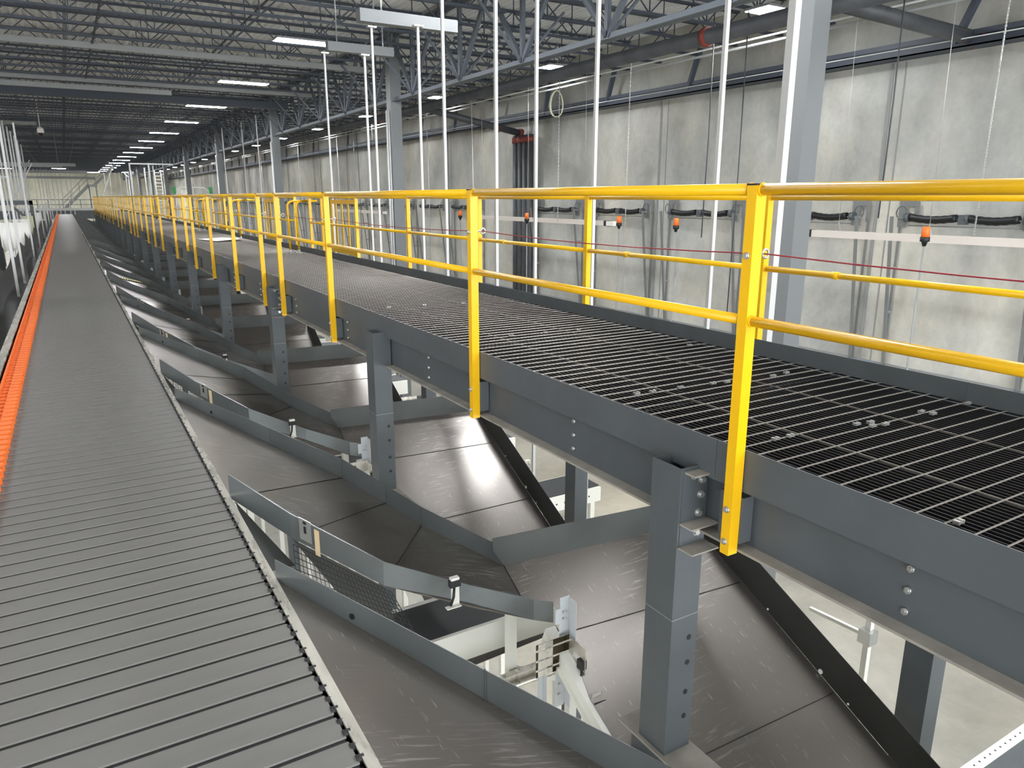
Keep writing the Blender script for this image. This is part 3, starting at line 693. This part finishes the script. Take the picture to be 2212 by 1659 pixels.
for k in range(0, 9):
    b = bcol(XG, YCOL0 + BAY * k, k, 'grey square building column in the row by the concrete wall, %s from the camera' % nth(k), 'building columns by the wall')
    if k > 0:
        m = MB()
        for q in (-.12, .02, .10): m.tube([(XG - .225, YCOL0 + BAY * k + q, FLOOR), (XG - .225, YCOL0 + BAY * k + q, 2.6)], .02, 6)
        m.build('conduit', M['pole'], b)
for k in range(0, 9): bcol(XG - BAY - 3.5, YCOL0 + BAY * k, k, 'grey square building column in the left row, %s from the camera' % nth(k), 'building columns on the left')
# bridging lines between the joists
for i, (x_, z_) in enumerate(((1.2, JZ0 + .03), (-2.2, JZ0 + .03), (5.0, JZ1 - .12))):
    m = MB(); m.bar((x_, 6, z_), (x_, 145, z_), .04, .04); y = 6.38
    while y < 100 and i < 0: m.bar((x_, y, JZ0 + .03), (x_, y + 1.524, JZ1 - .05), .02, .02); m.bar((x_, y, JZ1 - .05), (x_, y + 1.524, JZ0 + .03), .02, .02); y += 1.524 * 2
    tag(m.build('joist_bridging', M['joist'], origin=(x_, 6, z_)), 'dark bridging line crossing under the roof joists, %s from the catwalk girder' % nth(2 - i), 'bridging', 'joist bridging lines')
# transverse main beam
m = MB(); m.box((-20, 34.25, 3.72), (XG - .2, 34.6, 4.0)); tag(m.build('main_roof_beam', M['joist'], origin=(0, 34.4, 3.72)), 'deep dark beam crossing the whole hall under the joists', 'beam')
# pale strut beams hung under the joists
for i, (xa, xb, y_, z_) in enumerate(((-9, 9.0, 24.3, 3.9), (-9, 9.3, 31.2, 3.9), (-9, 3.9, 31.0, 3.62), (-9, -.75, 48.6, 3.75), (4.5, 5.78, 14.2, 2.60), (3.7, 5.15, 10.25, 2.28), (4.2, 5.9, 7.2, 3.4))):
    y2 = y_; m = MB(); m.box((xa, y2 - .08, z_), (xb, y2 + .08, z_ + .16))
    for x_ in ((xa + xb) / 2 - (xb - xa) * .35, (xa + xb) / 2 + (xb - xa) * .35): m.tube([(x_, y2, z_ + .1), (x_, y2, 4.85)], .012, 5)
    tag(m.build('ceiling_strut', M['column'] if i > 3 else M['steel_light'], origin=((xa + xb) / 2, y2, z_)), 'pale grey strut beam hung under the roof, %s' % ['wide one nearest the camera', 'wide one in front of the deep beam', 'short one ending mid hall', 'boxed one at far left', 'above the tall hanger poles', 'short one by the LED row', 'shortest one above the catwalk'][i], 'ceiling strut')

# ================================================================ hanger poles
poles = [(1683, .8335), (963, 2.073), (1072, 1.763), (1157, 1.568), (1283, 1.331), (1547, .972), (912, 2.247), (817, 2.642), (800, 2.724), (717, 3.195)]
desc = {1683: 'widest white hanger pole, in front of the nearest building column', 963: 'thick white hanger pole standing just left of the wide bright light', 1072: 'thickest white hanger pole left of the black door tracks', 1157: 'white hanger pole touching the bright wall light',
        1283: 'white twin hanger pole between the rope coil and the concrete wall', 1547: 'white hanger pole just left of the nearest building column', 912: 'grey-white hanger pole right of the second building column',
        817: 'white hanger pole left of the second building column, right of its pair', 800: 'white hanger pole left of the second building column, left of its pair', 717: 'white hanger pole reaching up to the nearest long ceiling light'}
for px, r_ in poles:
    x_ = 4.45; y_ = x_ * r_; top = {817: 2.55, 800: 2.2, 717: 2.55, 912: 2.25}.get(px, 3.98)
    t = thing('hanger_pole', (x_, y_, -3.6), desc[px], 'hanger pole', 'white hanger poles')
    wd = .060 if px == 1683 else .036 if px in (1072, 963) else .032
    MB().box((x_ - wd / 2, y_ - wd / 2, -3.6), (x_ + wd / 2, y_ + wd / 2, top)).build('strut', M['pole'], t)
    MB().box((x_ - .07, y_ - .05, top), (x_ + .07, y_ + .05, top + .02)).build('top_clamp', M['zinc'], t)
    MB().box((x_ - .05, y_ - .05, -3.62), (x_ + .05, y_ + .05, -3.56)).build('foot_clamp', M['zinc'], t)
# horizontal strut below the second group
# more hangers further along
far_hang = [(8.6, 39.0), (8.6, 42.5), (8.4, 47.0), (5.6, 58.0), (5.4, 62.0), (5.2, 66.0), (5.0, 69.0), (4.8, 72.0), (4.5, 75.0), (4.2, 76.0), (3.8, 76.5), (3.4, 77.0)]
for i, (x_, y_) in enumerate(far_hang):
    hw = .02 if i < 3 else .038
    m = MB().box((x_ - hw, y_ - hw, -3.6), (x_ + hw, y_ + hw, 3.9 if i < 3 else 2.1))
    tag(m.build('hanger_rod', M['pole'], origin=(x_, y_, -3.6)), 'thin grey-white hanger rod beyond the catwalk, %s from the camera' % nth(i), 'hanger rod', 'thin hanger rods beyond the catwalk')
t = thing('tube_portal', (4.6, 64, -1.5), 'white rectangular tube frame among the far hanger rods', 'frame')
MB().box((4.55, 64, -3.6), (4.65, 64.1, 2.4)).build('upright', M['pole'], t); MB().box((5.85, 64, -3.6), (5.95, 64.1, 2.4)).build('upright', M['pole'], t)
MB().box((4.55, 64, 2.4), (7.6, 64.1, 2.5)).build('header', M['pole'], t)
MB().bar((2.4, 72, -1.0), (3.9, 72, 2.5), .08, .08).build('diagonal_brace', M['pole'], t)
# left side poles
lp = [(-1.02, 17.8), (-1.02, 20.6), (-1.02, 28.0), (-1.02, 35.0), (-1.02, 43.0), (-1.02, 51), (-1.02, 60), (-1.02, 70)]
def hx(px): return .0552 - (px - 10) * .000435
lp2 = [(-2.1, 2.1 / hx(q)) for q in (2, 14, 22, 30, 38, 44, 50, 56, 62)] + [(-86 * hx(q), 86.0 + .3 * k) for k, q in enumerate((80, 88, 95, 103, 108, 118, 127, 137, 150, 160))]
for i, (x_, y_) in enumerate(lp + lp2):
    first = i < len(lp); top = 3.62 if y_ < 70 else 2.6; hw = .025 if y_ < 45 else .04
    m = MB().box((x_ - hw, y_ - hw, -1.95 if first else -3.0), (x_ + hw, y_ + hw, 2.2 if i < 3 else -.35 if first else top))
    tag(m.build('hanger_pole', M['pole'], origin=(x_, y_, -1.9)), ('white hanger pole rising beside the left rail of the sorter, %s from the camera' % nth(i)) if first else 'white hanger pole behind the black net at left, %s from the camera' % nth(i - len(lp)), 'hanger pole', 'hanger poles beside the sorter' if first else 'hanger poles behind the net')

# ================================================================ left side: black net curtain with hung sheets
m = MB()
y = 2.5; prev = None; NZ0 = -3.4
rng = random.Random(3)
xn = -1.22
seg = []
yy = 2.5
while yy < 84:
    seg.append(yy); yy += 0.5 if yy < 30 else 1.5
def nettop(y): return -1.12 - .05 * math.sin(y * .35) - .36 * abs(math.sin(y * math.pi / 4.2)) + .04 * math.sin(y * 1.7)
vv = []; 
for y_ in seg: vv += [(xn + .03 * math.sin(y_ * 2.1), y_, NZ0), (xn + .05 * math.sin(y_ * 1.3), y_, -2.3), (xn + .02 * math.sin(y_), y_, nettop(y_))]
m.smooth = True
m.add(vv, [(3 * i + k, 3 * i + 3 + k, 3 * i + 4 + k, 3 * i + 1 + k) for i in range(len(seg) - 1) for k in (0, 1)])
tag(m.build('net_curtain', M['net'], origin=(xn, 10, NZ0)), 'black net curtain with a scalloped top along the left of the sorter', 'net')
m = MB(); m.box((-6, 40, -3.4), (-2.6, 40.05, -.75)); tag(m.build('aisle_net', M['net'], origin=(-3, 40, -3.4)), 'square black net panel standing across the left aisle', 'net')
sheets = [(-2.15, 33.0, .95, 'large white plastic sheet hung behind the net, nearest the camera'), (-1.95, 38.0, .6, 'white plastic sheet with a red mark, second from the camera'), (-1.85, 44.0, .45, 'pale yellow plastic sheet behind the net'), (-1.85, 54.0, .55, 'white plastic sheet hung behind the net beyond the yellow one')]
for i, (x_, y_, wd, lb) in enumerate(sheets):
    m = MB(); n_ = 12; vv = []; m.smooth = True
    for k in range(n_ + 1):
        t = k / n_; zt = -.90 + .02 * math.sin(k * 2); zb = -1.75 - .25 * abs(math.sin(k * 1.3)) ; off = .03 * math.sin(k * 1.9)
        vv += [(x_ + wd * t, y_ + off, zt), (x_ + wd * t, y_ + off + .01, zt), (x_ + wd * t, y_ + off * 1.4, zb), (x_ + wd * t, y_ + off * 1.4 + .01, zb)]
    ff = []
    for k in range(n_): a_ = 4 * k; b_ = a_ + 4; ff += [(a_, b_, b_ + 2, a_ + 2), (a_ + 1, a_ + 3, b_ + 3, b_ + 1), (a_, a_ + 1, b_ + 1, b_), (a_ + 2, b_ + 2, b_ + 3, a_ + 3)]
    m.add(vv, ff)
    o = m.build('plastic_sheet', M['sheet'] if i != 2 else M['cord'], origin=(x_, y_, -1.7)); tag(o, lb, 'plastic sheet', 'sheets hung behind the net')
    if i == 1: MB().box((x_ + .20, y_ - .07, -1.55), (x_ + .34, y_ - .06, -1.40)).build('red_mark', M['red'], o)
# left transverse frame with knee brace, chute-side steel
m = MB(); m.box((-6, 44.9, -.36), (-1.35, 45.1, -.16)); m.box((-1.5, 44.9, -3.4), (-1.35, 45.1, -.16)); m.bar((-2.3, 45, -.4), (-1.5, 45, -1.2), .12, .12)
m.box((-6.1, 44.9, FLOOR), (-5.9, 45.1, -.16)); m.box((-1.5, 44.9, FLOOR), (-1.35, 45.1, -3.3))
tag(m.build('portal_frame', M['steel'], origin=(-1.4, 45, FLOOR)), 'dark steel portal frame with a knee brace left of the sorter', 'steel frame')
for i, (a_, b_) in enumerate((((-3.0, 52, -1.2), (-1.3, 52, 1.9)), ((-3.2, 60, -.9), (-1.6, 60, 2.4)), ((-4.2, 30, -2.0), (-2.2, 30, .8)))):
    tag(MB().bar(a_, b_, .05, .05).build('diagonal_brace', M['pole'], origin=a_), 'grey diagonal brace among the left hanger poles, %s one' % ['middle', 'farthest', 'nearest'][i], 'brace', 'diagonal braces at left')
for i, (y_, z_) in enumerate(((58, 1.9), (65, 2.2), (74, 1.95), (84, 1.7))):
    m = MB().box((-9, y_ - .1, z_), (.2 + i * .9, y_ + .1, z_ + .22))
    for xx in (-6, -3, 0): m.tube([(xx, y_, z_), (xx, y_, 4.8)], .015, 5)
    tag(m.build('hung_header', M['steel_light'], origin=(-4, y_, z_)), 'grey header beam carrying the far left hangers, %s from the camera' % nth(i), 'header beam', 'hung header beams')
# security dome camera
t = thing('dome_camera', (-.55, 45.3, 3.9), 'white dome security camera hanging from the roof joists at left', 'security camera')
MB().tube([(-.55, 45.3, ROOF + .02), (-.55, 45.3, 3.35)], .02, 8).build('stem', M['sheet'], t)
MB().tube([(-.55, 45.3, 3.40), (-.55, 45.3, 3.34), (-.55, 45.3, 3.22), (-.55, 45.3, 3.12)], [.07, .13, .16, .14], 16).build('housing', M['sheet'], t)
MB().tube([(-.55, 45.3, 3.12), (-.55, 45.3, 3.05), (-.55, 45.3, 3.0)], [.12, .10, .04], 16).build('dome', M['black'], t)

# ================================================================ far end: cross walkway and stair
t = thing('cross_walkway', (0, 92, -1.5), 'grey raised cross walkway with handrails at the far end of the hall', 'walkway')
MB().box((-14, 91, -2.2), (4.5, 93, -1.35)).build('deck', M['steel'], t)
MB().box((-14, 90.95, -1.35), (4.5, 91.0, -1.1)).build('toe_board', M['pole'], t)
m = MB()
for z in (-.25, -.75):
    m.tube([(-14, 91, z), (4.5, 91, z)], .03, 6)
for k in range(20): m.tube([(-14 + k * .97, 91, -1.3), (-14 + k * .97, 91, -.25)], .03, 6)
m.build('handrail', M['girder'], t)
m = MB()
for xx in (-12, -6, 3.2): m.box((xx - .15, 91.5, FLOOR), (xx + .15, 91.8, -2.2))
m.build('leg', M['steel'], t)
t = thing('staircase', (.3, 98, -1.4), 'grey steel staircase rising right to a landing by the end wall', 'staircase')
m = MB(); m.bar((-.1, 98, -1.4), (2.7, 98, 1.35), .06, .32); m.bar((-.1, 98.9, -1.4), (2.7, 98.9, 1.35), .06, .32); m.bar((3.2, 98, 1.3), (5.6, 98, 3.6), .06, .3); m.build('stringer', M['steel_light'], t)
m = MB()
for k in range(14): m.box((.0 + k * .2, 98, -1.35 + k * .195), (.22 + k * .2, 98.9, -1.33 + k * .195))
m.build('tread', M['steel_light'], t)
MB().box((2.6, 97.8, 1.15), (3.5, 99.4, 1.4)).build('landing', M['steel_light'], t)
m = MB()
for hgt in (.55, 1.05): m.tube([(-.1, 98, -1.3 + hgt), (2.6, 98, 1.4 + hgt), (3.4, 98, 1.4 + hgt), (5.6, 98, 3.5 + hgt)], .03, 6)
for xx, zz in ((-.1, -1.3), (.8, -.4), (1.7, .5), (2.6, 1.4), (3.4, 1.4)): m.tube([(xx, 98, zz), (xx, 98, zz + 1.05)], .03, 6)
m.build('handrail', M['steel_light'], t)
m = MB()
for xx in (2.7, 3.4): m.box((xx - .06, 98.8, FLOOR), (xx + .06, 98.95, 1.15))
m.build('leg', M['steel_light'], t)
# ladder tower and green framed machine near the far columns
t = thing('caged_ladder', (7.0, 70, -1.4), 'pale vertical ladder tower beyond the far hanger rods', 'ladder')
m = MB()
for xx in (6.8, 7.3): m.box((xx, 70, -4), (xx + .06, 70.06, 2.2))
m.build('rail', M['sheet'], t); m = MB()
for k in range(22): m.box((6.8, 70, -3.9 + k * .28), (7.36, 70.04, -3.86 + k * .28))
m.build('rung', M['sheet'], t)
t = thing('lift_gate_frame', (9.6, 74, -1.2), 'white arched frame with green corner blocks near the far columns', 'frame')
MB().tube([(8.7, 74, -3), (8.8, 74, .5), (9.2, 74, .85), (11.2, 74, .85), (11.6, 74, .5), (11.7, 74, -3)], .05, 8).build('arch', M['sheet'], t)
gm = mat('green_block', (.05, .30, .10), .5)
MB().box((8.5, 73.9, .3), (8.8, 74.1, .9)).box((11.6, 73.9, .3), (11.9, 74.1, .9)).build('corner_block', gm, t)

# ================================================================ right wall: ledger beam, pipes, dock doors
for i in range(-1, 10):
    y0 = YCOL0 + BAY * i; LZ = 2.93
    t = thing('ledger_beam', (XW, y0, LZ), 'dark ledger beam bracketed to the concrete wall, %s bay from the camera' % nth(i + 1), 'ledger beam', 'ledger beams on the concrete wall')
    MB().box((XW - .45, y0, LZ), (XW, y0 + BAY - .05, LZ + .03)).box((XW - .45, y0, LZ + .2), (XW - .43, y0 + BAY - .05, LZ + .3)).box((XW - .02, y0, LZ - .0), (XW, y0 + BAY - .05, LZ + .35)).box((XW - .45, y0, LZ), (XW - .43, y0 + BAY - .05, LZ + .16)).build('angle', M['joist'], t)
    for k in range(4):
        yy = y0 + 1.9 + 3.81 * k
        MB().bar((XW - .40, yy, LZ + .05), (XW - .02, yy + .0, LZ + .12), .1, .1).bar((XW - .42, yy, LZ + .1), (XW - .5, yy - .5, JZ0 + .05), .12, .12).build('knee_bracket', M['joist'], t)
def pipe(name, pts, r, mt, label, cat, coup=None, n=14):
    t = thing(name, tuple(pts[0]), label, cat)
    MB().tube(pts, r, n).build('pipe_run', mt, t)
    if coup:
        m = MB()
        for c_, d_ in coup: d_ = V3(d_).normalized(); m.tube([V3(c_) - d_ * .07, V3(c_) + d_ * .07], r + .035, n)
        m.build('coupling', M['red'], t)
    return t
pipe('sprinkler_main', [(11.9, -10, 3.22), (11.9, 145, 3.22)], .16, M['pipe'], 'large dark sprinkler main running the length of the hall by the wall', 'pipe', [((11.9, 12.1, 3.22), (0, 1, 0)), ((11.9, 31, 3.22), (0, 1, 0))])
pipe('sprinkler_branch', [(11.9, 9.0, 3.24), (16.35, 9.0, 3.1)], .14, M['pipe'], 'dark sprinkler branch pipe crossing to the concrete wall at upper right', 'pipe', [((16.25, 9.0, 3.1), (1, 0, 0))])
pipe('sprinkler_branch', [(11.9, 26.4, 3.2), (14.5, 26.4, 2.75), (16.0, 26.4, 2.5)], .13, M['pipe'], 'dark sprinkler branch pipe meeting the black risers', 'pipe', [((15.0, 26.4, 2.6), (1, 0, -.2)), ((16.1, 26.4, 2.5), (1, 0, -.2))])
for i, (z_, x_, r_) in enumerate(((3.5, 14.0, .022), (3.38, 14.05, .03), (3.02, 15.6, .012))):
    pipe('conduit', [(x_, -8, z_), (x_, 140, z_)], r_, M['pole'] if i != 1 else M['steel_light'], 'thin %s conduit running along the wall side under the roof' % ['bright upper', 'grey middle', 'bright lower'][i], 'conduit', n=6)
t = thing('riser_pipes', (16.1, 26.2, FLOOR), 'group of four black riser pipes with red couplings on the concrete wall', 'pipe')
for k in range(4): MB().tube([(16.1, 25.65 + k * .36, FLOOR), (16.1, 25.65 + k * .36, 2.4)], .14, 14).build('riser', M['pipe'], t)
m = MB()
for k in range(4): MB().tube([(16.1, 25.65 + k * .36, 2.12), (16.1, 25.65 + k * .36, 2.32)], .18, 14).build('coupling', M['red'], t)

DP = 3.81
def door_set(y0, i):
    t = thing('dock_door', (XW - .1, y0, FLOOR), 'grey dock door with tall lift tracks and black torsion springs, %s from the camera' % nth(i), 'dock door', 'dock doors along the concrete wall')
    W_ = 3.0; x = XW - .03
    m = MB()
    for k in range(5): m.box((x - .05, y0 + .08, FLOOR + .02 + k * .6), (x, y0 + W_ - .08, FLOOR + .6 + k * .6))
    m.build('door_panel', M['steel_light'], t)
    for s_, ye in ((1, y0), (-1, y0 + W_)):
        # vertical angle and converging guide track
        MB().box((x - .03, ye - .025, FLOOR), (x, ye + .025, -.45)).build('wall_angle', M['plate'], t)
        o = MB().bar((x - .05, ye + s_ * .03, FLOOR + 3.0), (x - .42, ye + s_ * .03, -.42), .07, .04, (1, 0, 0)).build('lift_track', M['plate'], t)
        m = MB()
        for f_ in (.08, .36, .66): m.box((x - .05 - .37 * f_, ye + s_ * .03 - .015, FLOOR + 3 + 3.4 * f_), (x, ye + s_ * .03 + .015, FLOOR + 3.05 + 3.4 * f_))
        m.build('track_strap', M['steel_light'], o)
        # end bearing plate with cut-out
        a_, b_ = (ye - .05, ye + .42) if s_ > 0 else (ye - .42, ye + .05)
        m = MB(); m.box((x - .05, a_, -.20), (x - .04, b_, -.08)); m.box((x - .05, a_, -.55), (x - .04, a_ + .10, -.20)); m.box((x - .05, b_ - .20, -.66), (x - .04, b_, -.20)); m.build('bearing_plate', M['plate'], t)
        MB().tube([(x - .22, (ye + s_ * .28) - .05, -.44), (x - .22, (ye + s_ * .28) + .05, -.44)], .10, 14).build('cable_drum', M['steel'], t)
        # cable loop
        MB().tube([(x - .22, ye + s_ * .12 + .12 * math.cos(q), -.34 + .14 * math.sin(q)) for q in [k * math.pi / 6 for k in range(13)]], .012, 5).build('cable_loop', M['steel'], t)
    MB().tube([(x - .22, y0 + .05, -.46), (x - .22, y0 + W_ - .05, -.46)], .018, 8).build('shaft', M['steel_light'], t)
    for a_, b_ in ((.42, 1.42), (1.64, 2.70)):
        m = MB(); pts = []; nt_ = 12
        pts = [(x - .22, y0 + a_ + (b_ - a_) * k / nt_, -.43 - .05 * math.sin(math.pi * k / nt_)) for k in range(nt_ + 1)]
        m.tube(pts, [.088 if k % 2 else .078 for k in range(nt_ + 1)], 10); m.build('torsion_spring', M['spring'], t)
    m = MB(); m.box((x - .29, y0 + 1.42, -.56), (x - .15, y0 + 1.58, -.36)); m.tube([(x - .22, y0 + 1.38, -.44), (x - .22, y0 + 1.46, -.44)], .09, 10); m.build('centre_bracket', M['steel'], t)
    m = MB(); m.tube([(x - .02, y0 + .2, -.62), (x - .02, y0 + W_ - .2, -.62)], .012, 5); m.build('lower_rod', M['steel_light'], t)
    return t
DY0 = .619 * XW - 3.0
dd0 = door_set(DY0 - DP, 0)
for k in range(1, 30):
    if k == 6: continue
    copy_tree(dd0, (0, DP * k, 0), 'grey dock door with tall lift tracks and black torsion springs, %s from the camera' % nth(k))
# long pale light bars hung on strings in front of the wall
for i, (y0, y1) in enumerate(((5.4, 10.35), (17.5, 26.0), (35.5, 43.0))):
    x_ = 13.6; z_ = -.74
    t = thing('hanging_light_bar', (x_, y0, z_), 'long pale aluminium bar hung on strings before the concrete wall, %s from the camera' % nth(i), 'light bar', 'pale hanging bars')
    MB().box((x_ - .06, y0, z_ - .07), (x_ + .06, y1, z_ + .07)).build('housing', M['alu'], t)
    e = y1 if i == 0 else y0
    s_ = 1 if i == 0 else -1
    MB().box((x_ - .065, e, z_ - .075), (x_ + .065, e + .22 * s_, z_ + .075)).build('end_cap', M['black'], t)
    MB().box((x_ - .067, e + .12 * s_, z_ - .065), (x_ + .067, e + .46 * s_, z_ + .065)).build('end_label', M['sheet'], t)
    for f_ in (.12, .5, .88):
        m = MB(); yy = y0 + (y1 - y0) * f_; m.tube([(x_, yy, z_ + .25), (x_, yy + .1, ROOF + .02)], .006, 4); m.tube([(x_ - .07, yy - .10, z_ + .05), (x_, yy, z_ + .25), (x_ + .07, yy + .10, z_ + .05)], .006, 4)
        m.build('hanging_string', M['chain'], t)
# orange beacons on slim posts
for i, r_ in enumerate((.583, 1.068, 1.240, 1.608, 1.98)):
    x_ = 13.0; y_ = x_ * r_; z_ = -.60
    t = thing('warning_beacon', (x_, y_, FLOOR), 'orange warning beacon on a slim grey post before the concrete wall, %s from the camera' % nth(i), 'beacon', 'orange beacons before the wall')
    MB().tube([(x_, y_, FLOOR), (x_, y_, z_ - .22)], .018, 8).build('post', M['steel_light'], t)
    MB().tube([(x_, y_, z_ - .24), (x_, y_, z_ - .17), (x_, y_, z_ - .16), (x_, y_, z_ - .08)], [.03, .05, .08, .08], 12).build('base', M['black'], t)
    MB().tube([(x_, y_, z_ - .08), (x_, y_, z_ + .10)], [.072, .058], 12).build('lens', M['orange'], t)
# chains and drop cords before the wall
drops = [(12.0, .655, 3.4, -.35, 'dark cord'), (13.0, .52, 3.9, -.62, 'chain'), (12.5, 1.0, 3.6, -.9, 'grey cord'), (12.2, .925, 3.6, -2.5, 'dark cord'), (12.4, 1.22, 3.4, -2.5, 'chain'), (12.2, 1.47, 3.3, -2.6, 'chain'), (12.2, 1.9, 3.2, -2.6, 'chain'), (12.0, 2.2, 3.2, -2.6, 'chain'), (12.0, 2.85, 3.0, -2.6, 'dark cord'), (12.0, 3.1, 3.0, -2.6, 'chain'), (12.0, 3.35, 3.0, -2.8, 'dark cord'), (12.0, 3.7, 3.0, -2.8, 'chain'), (12.0, 4.5, 2.9, -2.8, 'chain'), (12, 5.0, 2.9, -2.8, 'dark cord')]
for i, (x_, r_, z1, z0, kd) in enumerate(drops):
    y_ = x_ * r_; m = MB()
    if kd == 'chain' and i < 6:
        z = z0; f_ = 0
        m.tube([(x_, y_, z0), (x_, y_, z1)], .009, 4)
        while z < z1: m.box((x_ - .014, y_ - .006, z), (x_ + .014, y_ + .006, z + .03)) if f_ else m.box((x_ - .006, y_ - .014, z), (x_ + .006, y_ + .014, z + .03)); f_ = 1 - f_; z += .05
    else: m.tube([(x_, y_, z0), (x_ + .03, y_, (z0 + z1) / 2), (x_, y_, z1)], .013, 5)
    tag(m.build('drop_cord' if kd != 'chain' else 'hanging_chain', M['chain'] if kd == 'chain' else M['pipe'], origin=(x_, y_, z0)), 'thin hanging %s before the concrete wall, %s from the camera' % (kd if kd != 'chain' else 'bright chain', nth(i)), 'hanging cord', 'cords hanging before the wall')
# coil of rope hanging from the wall light
x_, y_, z_ = 12.6, 18.65, 2.62
m = MB()
for q in range(3): m.tube([(x_ + (.17 + q * .012) * math.sin(t) * .9, y_ + (.17 + q * .012) * math.sin(t) * -.45 + q * .01, z_ + .36 * math.cos(t) - (.04 * abs(math.sin(t)))) for t in [k * math.pi / 10 for k in range(21)]], .014, 5, caps=False)
m.tube([(x_, y_, z_ + .36), (x_, y_, ROOF + .02)], .006, 4)
tag(m.build('rope_coil', M['cord'], origin=(x_, y_, z_)), 'coil of pale rope hanging below the bright wall light', 'rope')

# ================================================================ lower level machines seen below the catwalk
def floor_conveyor(y0, i):
    t = thing('dock_conveyor', (7.6, y0, FLOOR), 'white telescopic dock conveyor on the floor beyond the catwalk, %s from the camera' % nth(i), 'conveyor', 'dock conveyors')
    MB().box((5.2, y0, FLOOR + .75), (8.8, y0 + .9, FLOOR + 1.05)).build('body', M['white'], t)
    MB().box((5.2, y0 + .06, FLOOR + 1.05), (8.8, y0 + .84, FLOOR + 1.07)).build('belt', M['lowbelt'], t)
    for x_ in (5.5, 7.1, 8.6):
        m = MB()
        for y_ in (y0 + .05, y0 + .85): m.box((x_ - .05, y_ - .05, FLOOR), (x_ + .05, y_ + .05, FLOOR + .75)); m.box((x_ - .12, y_ - .12, FLOOR), (x_ + .12, y_ + .12, FLOOR + .015))
        m.box((x_ - .04, y0, FLOOR + .55), (x_ + .04, y0 + .9, FLOOR + .63)); m.build('leg', M['white'], t)
    m = MB()
    for k in range(17): m.tube([(5.3 + k * .2, y0 - .004, FLOOR + .9), (5.3 + k * .2, y0, FLOOR + .9)], .02, 6)
    m.build('punched_hole', M['black'], t)
    return t
fc = floor_conveyor(11.2, 0)
for k in range(1, 8): copy_tree(fc, (0, DP * k, 0), 'white telescopic dock conveyor on the floor beyond the catwalk, %s from the camera' % nth(k))
t = thing('drop_pole', (4.4, 2.58, FLOOR), 'slim white pole with a clamp standing below the catwalk at lower right', 'pole')
MB().box((4.38, 2.56, FLOOR), (4.42, 2.60, -1.5)).build('strut', M['white'], t)
MB().box((4.34, 2.53, -2.98), (4.43, 2.62, -2.88)).build('clamp', M['zinc'], t)
MB().bar((4.4, 2.60, -2.94), (4.4, 3.05, -2.97), .025, .025).build('arm', M['white'], t)
t = thing('conveyor_guard', (6.4, 2.2, -5.0), 'dark conveyor cover with a white perforated edge at lower right', 'conveyor guard')
MB().box((5.6, .6, -5.3), (9.5, 2.60, -5.02)).build('cover', M['steel'], t)
MB().box((5.6, 2.60, -5.3), (9.5, 2.70, -5.0)).build('edge_strip', M['white'], t)
m = MB()
for k in range(40): m.tube([(5.65 + k * .09, 2.65, -5.0), (5.65 + k * .09, 2.65, -4.998)], .01, 6)
m.build('edge_hole', M['black'], t)
m = MB()
for x_ in (5.7, 9.3): m.box((x_, 1.5, FLOOR), (x_ + .08, 1.58, -5.3))
m.build('leg', M['white'], t)

for o in bpy.data.objects:
    if '_o' in o: del o['_o']
